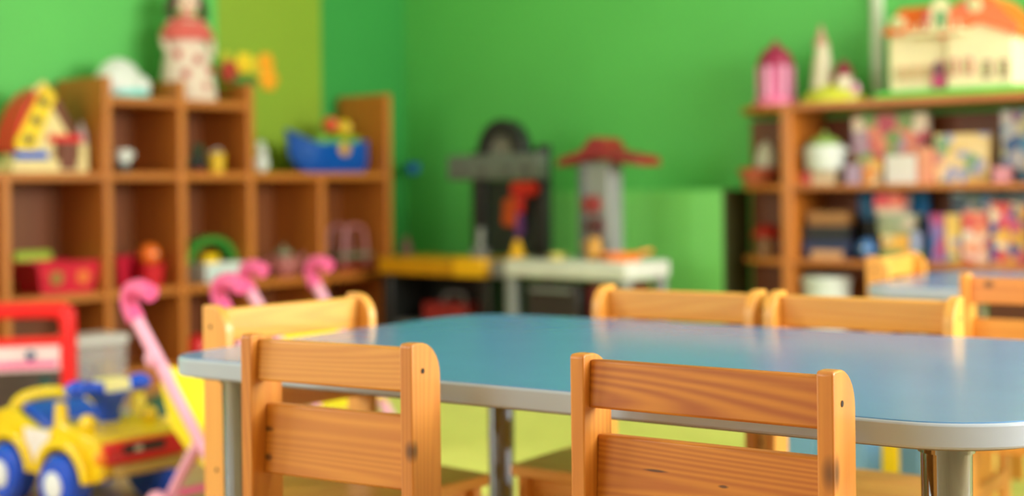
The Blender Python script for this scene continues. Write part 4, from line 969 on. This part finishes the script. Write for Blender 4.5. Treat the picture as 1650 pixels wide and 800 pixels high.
# left hipped roof
hv = [(-0.25, -0.10, 0.235), (0.0, -0.10, 0.235), (0.0, 0.12, 0.235), (-0.25, 0.12, 0.235), (-0.205, -0.03, 0.335), (0.0, -0.03, 0.335), (0.0, 0.05, 0.335), (-0.205, 0.05, 0.335)]
mb = MB(); mb._add(hv, [(0, 3, 2, 1), (4, 5, 6, 7), (0, 1, 5, 4), (1, 2, 6, 5), (2, 3, 7, 6), (3, 0, 4, 7)]); mb.build('hipped_roof', OR, b, bevel=0.004)
MB().prism([(-0.025, 0.205), (0.118, 0.252), (0.262, 0.195), (0.262, 0.232), (0.20, 0.30), (0.165, 0.335), (0.06, 0.335), (0.0, 0.28), (-0.025, 0.235)], -0.118, 0.118, 'y').build('gable_roof', OR, b, bevel=0.004)
for x, z, y in ((-0.19, 0.275, -0.085), (0.112, 0.312, -0.125)):
    d_ = MB().lathe([(0, -0.012), (0.024, -0.012), (0.026, 0.03), (0, 0.03)], (x, y, z), 18, 'y').build('round_window', HC, b)
    MB().lathe([(0, -0.014), (0.015, -0.014), (0.015, -0.010), (0, -0.010)], (x, y, z), 16, 'y').build('pane', P('pane_olive', (176, 190, 120)), d_)
MB().prism([(0.075, 0.31), (0.112, 0.375), (0.15, 0.31)], -0.13, 0.0, 'y').build('dormer_roof', OR, b)
ga = [(-0.065, 0.235), (-0.065, 0.29), (-0.045, 0.335), (-0.022, 0.35), (0.0, 0.335), (0.02, 0.29), (0.02, 0.235)]
MB().prism(ga, -0.118, -0.06, 'y').build('balcony_gable', HC, b, bevel=0.004)
MB().prism([(-0.035, 0.24), (0.005, 0.24), (0.005, 0.29), (-0.015, 0.31), (-0.035, 0.29)], -0.122, -0.114, 'y').build('balcony_door', P('balcony_green', (90, 160, 96)), b)
MB().box((-0.065, -0.105, 0.272), (0.025, 0.03, 0.07)).build('balcony_curtain', P('curtain_rose', (196, 84, 84)), b, bevel=0.004)
MB().box((-0.03, -0.12, 0.225), (0.21, 0.06, 0.014)).build('balcony_floor', HC, b, bevel=0.003)
for k in range(6): MB().box((-0.12 + k * 0.036, -0.145, 0.245), (0.006, 0.006, 0.03)).build('baluster', HC, b)
dr = MB().prism([(-0.062, 0.024), (-0.012, 0.024), (-0.012, 0.10), (-0.02, 0.12), (-0.037, 0.128), (-0.054, 0.12), (-0.062, 0.10)], -0.092, -0.08, 'y').build('front_door', P('door_magenta', (190, 40, 104)), b, bevel=0.003)
MB().prism([(-0.055, 0.08), (-0.019, 0.08), (-0.02, 0.108), (-0.037, 0.12), (-0.054, 0.108)], -0.096, -0.091, 'y').build('door_window', P('door_window_dark', (78, 66, 60)), dr)
def win(x, y, z, ww, hh, mt):
    f_ = MB().box((x, y, z), (ww, 0.008, hh)).build('window', mt, b, bevel=0.002)
    MB().box((x, y - 0.005, z), (ww * 0.5, 0.004, hh * 0.7)).build('pane', P('pane_olive', (176, 190, 120)), f_)
rs = P('shutter_rose', (196, 70, 92))
for x in (-0.18, -0.135, -0.09): win(x, -0.082, 0.09, 0.034, 0.05, P('shutter_peach', (222, 150, 116)))
for x in (0.022, 0.078): win(x, -0.103, 0.10, 0.032, 0.058, rs)
for x in (0.145, 0.205): win(x, -0.103, 0.085, 0.03, 0.06, P('shutter_maroon', (130, 40, 66)))

# ------------------------------------------------------------------ boxes and toys on the bookcase shelves
PALS = {
    'rose_print': [(206, 64, 66), (232, 130, 92), (236, 216, 188), (190, 44, 70), (176, 140, 158), (240, 196, 150), (120, 150, 60)],
    'cream_print': [(238, 206, 140), (232, 190, 90), (160, 160, 196), (240, 214, 160), (206, 150, 140), (120, 160, 110)],
    'blue_print': [(60, 140, 206), (220, 214, 226), (36, 90, 170), (160, 80, 140), (226, 216, 170), (70, 160, 220)],
    'puzzle_print': [(214, 60, 60), (236, 214, 190), (50, 80, 160), (240, 130, 90), (226, 90, 130), (90, 160, 170), (240, 180, 70)],
    'teal_print': [(30, 90, 96), (70, 140, 206), (214, 196, 190), (40, 70, 90), (150, 180, 200), (100, 130, 120)],
    'amber_print': [(234, 170, 60), (240, 200, 110), (226, 140, 50), (180, 150, 120), (240, 216, 160)],
    'violet_print': [(80, 90, 170), (60, 110, 180), (130, 100, 170), (70, 80, 150), (176, 60, 120)],
    'olive_print': [(150, 156, 120), (186, 190, 160), (120, 126, 100), (200, 180, 160), (150, 160, 130)],
    'coral_print': [(230, 110, 90), (240, 200, 180), (214, 60, 70), (240, 150, 110), (230, 220, 210)],
}
def carton(label, u0, u1, z, h, dn, depth, pal, side_rgb, scale=16, name='game_box', group=None, tilt=0.0, flat=False):
    """a lidded card box shown cover forward: lid = front slab with the printed cover, tray behind it"""
    p0, p1 = on_right(u0, dn, 0), on_right(u1, dn, 0)
    wd = abs((Vector(p1[:2]) - Vector(p0[:2])).length); c = (p0 + p1) / 2
    c = c + (A * (depth / 2)).to_3d(); c.z = z
    t = thing(name, label, 'box', c, ROT_R + tilt, group)
    pm = printed(pal + '_%d' % scale, PALS[pal], scale, (u0 % 97) * 0.1) if pal in PALS else P(*pal)
    if flat:
        MB().box((0, 0, h * 0.36), (wd - 0.006, depth - 0.006, h * 0.72)).build('tray', P('card_%d_%d_%d' % side_rgb, side_rgb, 0.6), t, bevel=0.001)
        MB().box((0, 0, h * 0.67), (wd, depth, h * 0.66)).build('lid', pm, t, bevel=0.0015)
    else:
        MB().box((0, -depth * 0.17, h / 2), (wd, depth * 0.66, h)).build('lid', pm, t, bevel=0.0015)
        MB().box((0, depth * 0.2, h / 2), (wd - 0.006, depth * 0.6 - 0.002, h - 0.006)).build('tray', P('card_%d_%d_%d' % side_rgb, side_rgb, 0.6), t, bevel=0.001)
    return t
U, MID, LOW = 0.769, 0.482, 0.180
carton('large rose and cream picture box on the upper bookcase shelf', 1374, 1494, U, 0.262, 0.15, 0.05, 'rose_print', (226, 200, 170), 13)
carton('small lilac box in front of the rose picture box', 1362, 1386, U, 0.075, 0.06, 0.06, ('lilac_card', (176, 150, 176), 0.5), (160, 140, 170))
carton('small orange box in front of the rose picture box', 1390, 1421, U, 0.09, 0.06, 0.06, 'amber_print', (180, 170, 60), 14)
carton('small white box in front of the rose picture box', 1427, 1474, U, 0.105, 0.05, 0.07, ('white_card', (222, 216, 210), 0.5), (206, 200, 196))
carton('narrow peach box beside the small white box', 1478, 1499, U, 0.13, 0.06, 0.06, ('peach_card', (226, 150, 116), 0.5), (226, 170, 140))
carton('cream picture box with yellow and lilac print on the upper shelf', 1506, 1594, U, 0.178, 0.10, 0.07, 'cream_print', (236, 204, 150), 15)
carton('small pink box right of the cream picture box', 1600, 1628, U, 0.055, 0.05, 0.06, ('pink_card', (226, 150, 166), 0.5), (220, 150, 160))
carton('tall blue and white printed box at the right edge of the upper shelf', 1614, 1668, U, 0.255, 0.13, 0.06, 'blue_print', (200, 206, 220), 12)
carton('small red box under the white toy pot', 1290, 1306, U, 0.052, 0.07, 0.10, ('dusty_red_card', (196, 84, 76), 0.5), (190, 90, 80))
carton('small cream box under the white toy pot', 1308, 1344, U, 0.052, 0.07, 0.10, ('buff_card', (216, 196, 160), 0.5), (216, 190, 160))
b = thing('toy_pot', 'white toy cooking pot with a green lid on the upper bookcase shelf', 'toy pot', on_right(1330, 0.10, U + 0.052), ROT_R)
b.scale = (0.82, 0.82, 0.95)
MB().lathe([(0, 0), (0.08, 0), (0.093, 0.02), (0.095, 0.1), (0.088, 0.105), (0, 0.105)], (0, 0, 0), 26).build('pot', P('pot_white', (206, 214, 206), 0.25), b)
MB().ball((0, 0, 0.104), (0.075, 0.075, 0.04), 22, 6, 0.0).ball((0, 0, 0.15), 0.014, 10, 6).build('lid', P('lid_green', (140, 176, 84), 0.3), b)
for sx_ in (-1, 1): MB().tube(smooth_path([(sx_ * 0.09, -0.03, 0.08), (sx_ * 0.118, 0, 0.08), (sx_ * 0.09, 0.03, 0.08)]), 0.008, 8).build('handle', P('pot_white', (206, 214, 206)), b)

carton('navy box with a tan label at the left of the middle shelf', 1292, 1368, MID, 0.072, 0.06, 0.10, ('navy_box_card', (34, 46, 88), 0.5), (34, 46, 84), 5, flat=True)
carton('black flat box on the navy box on the middle shelf', 1294, 1366, MID + 0.072, 0.055, 0.065, 0.09, ('black_card', (26, 28, 34), 0.5), (30, 30, 34), flat=True)
carton('tan wooden box on the black box on the middle shelf', 1300, 1362, MID + 0.127, 0.055, 0.07, 0.085, ('tan_wood_card', (160, 112, 62), 0.5), (150, 104, 56), flat=True)
MB().box((0, 0, 0), (0.13, 0.004, 0.034)).build('paper_label', P('tan_label', (206, 156, 110)), bpy.data.objects['game_box.010'] if False else thing('name_card', 'tan paper card standing before the navy box', 'card', on_right(1331, 0.045, MID + 0.001), ROT_R), bevel=0.0, loc=(0, 0, 0.0172))
carton('green base box low on the middle shelf', 1417, 1476, MID, 0.038, 0.04, 0.12, ('sage_card', (110, 150, 96), 0.5), (100, 140, 90), flat=True)
carton('amber printed box on the green base box', 1418, 1462, MID + 0.038, 0.058, 0.045, 0.12, 'amber_print', (220, 170, 80), 13, flat=True)
carton('pale blue upright box beside the amber printed box', 1465, 1477, MID + 0.038, 0.072, 0.05, 0.06, ('pale_blue_card', (150, 160, 190), 0.5), (140, 150, 180))
carton('olive grey box stacked on the amber printed box', 1412, 1466, MID + 0.096, 0.078, 0.05, 0.12, 'olive_print', (150, 156, 120), 12, flat=True)
carton('cream and pink box on top of the olive grey box', 1408, 1450, MID + 0.174, 0.075, 0.06, 0.10, 'coral_print', (220, 190, 170), 9, flat=True)
carton('bright blue box standing at the back of the middle shelf', 1462, 1494, MID, 0.255, 0.20, 0.04, ('azure_card', (10, 126, 196), 0.4), (10, 110, 180))
carton('violet and blue picture box on the middle shelf', 1497, 1521, MID, 0.175, 0.08, 0.05, 'violet_print', (80, 90, 160), 11)
carton('amber and cream picture box beside the violet one', 1522, 1548, MID, 0.175, 0.08, 0.05, 'cream_print', (230, 190, 140), 17)
carton('coral and white picture box on the middle shelf', 1550, 1592, MID, 0.185, 0.07, 0.05, 'coral_print', (220, 150, 130), 18)
carton('large red puzzle box at the right of the middle shelf', 1594, 1655, MID, 0.215, 0.06, 0.06, 'puzzle_print', (206, 70, 70), 17)
carton('long teal printed box standing behind the picture boxes', 1532, 1680, MID, 0.255, 0.17, 0.06, 'teal_print', (40, 80, 90), 16)
b = thing('toy_ball', 'blue ball on the middle shelf left of the amber box', 'ball', on_right(1398, 0.08, MID), ROT_R)
MB().ball((0, 0, 0.042), 0.042).build('ball', P('denim_plastic', (70, 116, 176)), b); MB().ball((0, -0.041, 0.046), 0.006, 8, 5).build('valve', WHITE, b)
b = thing('toy_canister', 'tall dark canister with a blue lid behind the blue ball', 'canister', on_right(1402, 0.22, MID), ROT_R)
MB().lathe([(0, 0), (0.04, 0), (0.04, 0.15), (0, 0.15)], (0, 0, 0), 20).build('canister_body', P('canister_dark', (44, 48, 48)), b)
MB().lathe([(0, 0.151), (0.044, 0.151), (0.046, 0.24), (0.036, 0.26), (0, 0.26)], (0, 0, 0), 20).build('lid', P('canister_blue', (30, 110, 170)), b)
b = thing('storage_tub', 'white storage tub on the lowest bookcase shelf', 'tub', on_right(1330, 0.10, LOW), ROT_R)
MB().lathe([(0, 0), (0.075, 0), (0.09, 0.21), (0.083, 0.21), (0.07, 0.01), (0, 0.01)], (0, 0, 0), 26).build('tub_body', P('tub_white', (206, 216, 204), 0.35), b)
MB().lathe([(0, 0.211), (0.095, 0.211), (0.095, 0.232), (0.08, 0.238), (0, 0.238)], (0, 0, 0), 26).build('lid', P('tub_white', (206, 216, 204)), b)
# rounded end shelves
b = thing('toy_basket', 'terracotta basket on the rounded end shelf of the bookcase', 'basket', on_right(1225, 0.15, U), ROT_R)
MB().lathe([(0, 0), (0.065, 0), (0.085, 0.06), (0.079, 0.06), (0.06, 0.008), (0, 0.008)], (0, 0, 0), 22).build('bowl', P('terracotta', (186, 100, 66)), b)
MB().tube([(0.083 * math.cos(k * 0.3142), 0.083 * math.sin(k * 0.3142), 0.061) for k in range(20)], 0.007, 6, True).build('rim', P('terracotta_rim', (206, 70, 56)), b)
b2 = thing('toy_egg', 'white toy egg standing in the terracotta basket', 'toy egg', on_right(1236, 0.17, U + 0.009), ROT_R)
MB().lathe([(0, 0), (0.03, 0.008), (0.044, 0.05), (0.042, 0.10), (0.028, 0.15), (0.0, 0.172)], (0, 0, 0), 20).build('shell', P('egg_white', (226, 222, 200)), b2)
MB().lathe([(0.0445, 0.055), (0.0455, 0.065), (0.0445, 0.075)], (0, 0, 0), 20).build('band', P('egg_band', (206, 200, 176)), b2)
b = thing('toy_mill', 'toy hut with a red roof on the lower rounded end shelf', 'toy house', on_right(1236, 0.19, MID), ROT_R)
MB().lathe([(0, 0), (0.05, 0), (0.042, 0.08), (0, 0.08)], (0, 0, 0), 18).build('hut_wall', P('hut_ochre', (150, 104, 50)), b)
MB().lathe([(0.068, 0.078), (0.06, 0.095), (0.04, 0.118), (0, 0.13)], (0, 0, 0), 18).build('roof', P('hut_red', (190, 40, 26)), b)
MB().box((0.05, 0.0, 0.045), (0.02, 0.03, 0.09)).build('chimney', P('hut_maroon', (110, 40, 40)), b)

# ------------------------------------------------------------------ rug and things on the floor under the tables
rg = at_height(860, 690, 0.0)
rug = MB().prism(rrect(-1.25, 1.25, -0.85, 0.85, 0.12, 6), 0.0, 0.003, 'z').build('rug', plain('lime_rug_pile', (222, 220, 112), 0.95, bump=0.6), loc=(0.35, 4.15, 0.0), rot=(0, 0, ROT_R), bevel=0.001)
tag(rug, 'lime green rug on the floor beyond the near table', 'rug')
p = at_depth(1437, 740, 3.35)
b = thing('toy_canister', 'yellow cylindrical toy canister on the floor under the far chairs', 'canister', (p.x, p.y, 0.003), 0)
MB().lathe([(0, 0), (0.034, 0), (0.034, 0.24), (0, 0.24)], (0, 0, 0), 24).build('canister_body', YEL, b)
MB().lathe([(0, 0.241), (0.037, 0.241), (0.037, 0.265), (0, 0.268)], (0, 0, 0), 24).build('lid', YEL, b)
for u, dpt, ww, lb in ((1392, 3.1, 0.05, 'left light blue toy crate beyond the yellow canister'), (1478, 3.12, 0.05, 'right light blue toy crate beyond the yellow canister'), (1282, 3.75, 0.17, 'wide light blue toy crate seen under the centre chair rail')):
    p = at_depth(u, 740, dpt)
    t = thing('toy_crate', lb, 'crate', (p.x, p.y, 0.003), ROT_R)
    cm = P('sky_blue_plastic', (120, 176, 222))
    MB().box((0, 0, 0.10), (ww, 0.09, 0.20)).build('crate_body', cm, t, bevel=0.005)
    MB().box((0, 0, 0.205), (ww + 0.012, 0.10, 0.02)).build('crate_rim', cm, t, bevel=0.004)
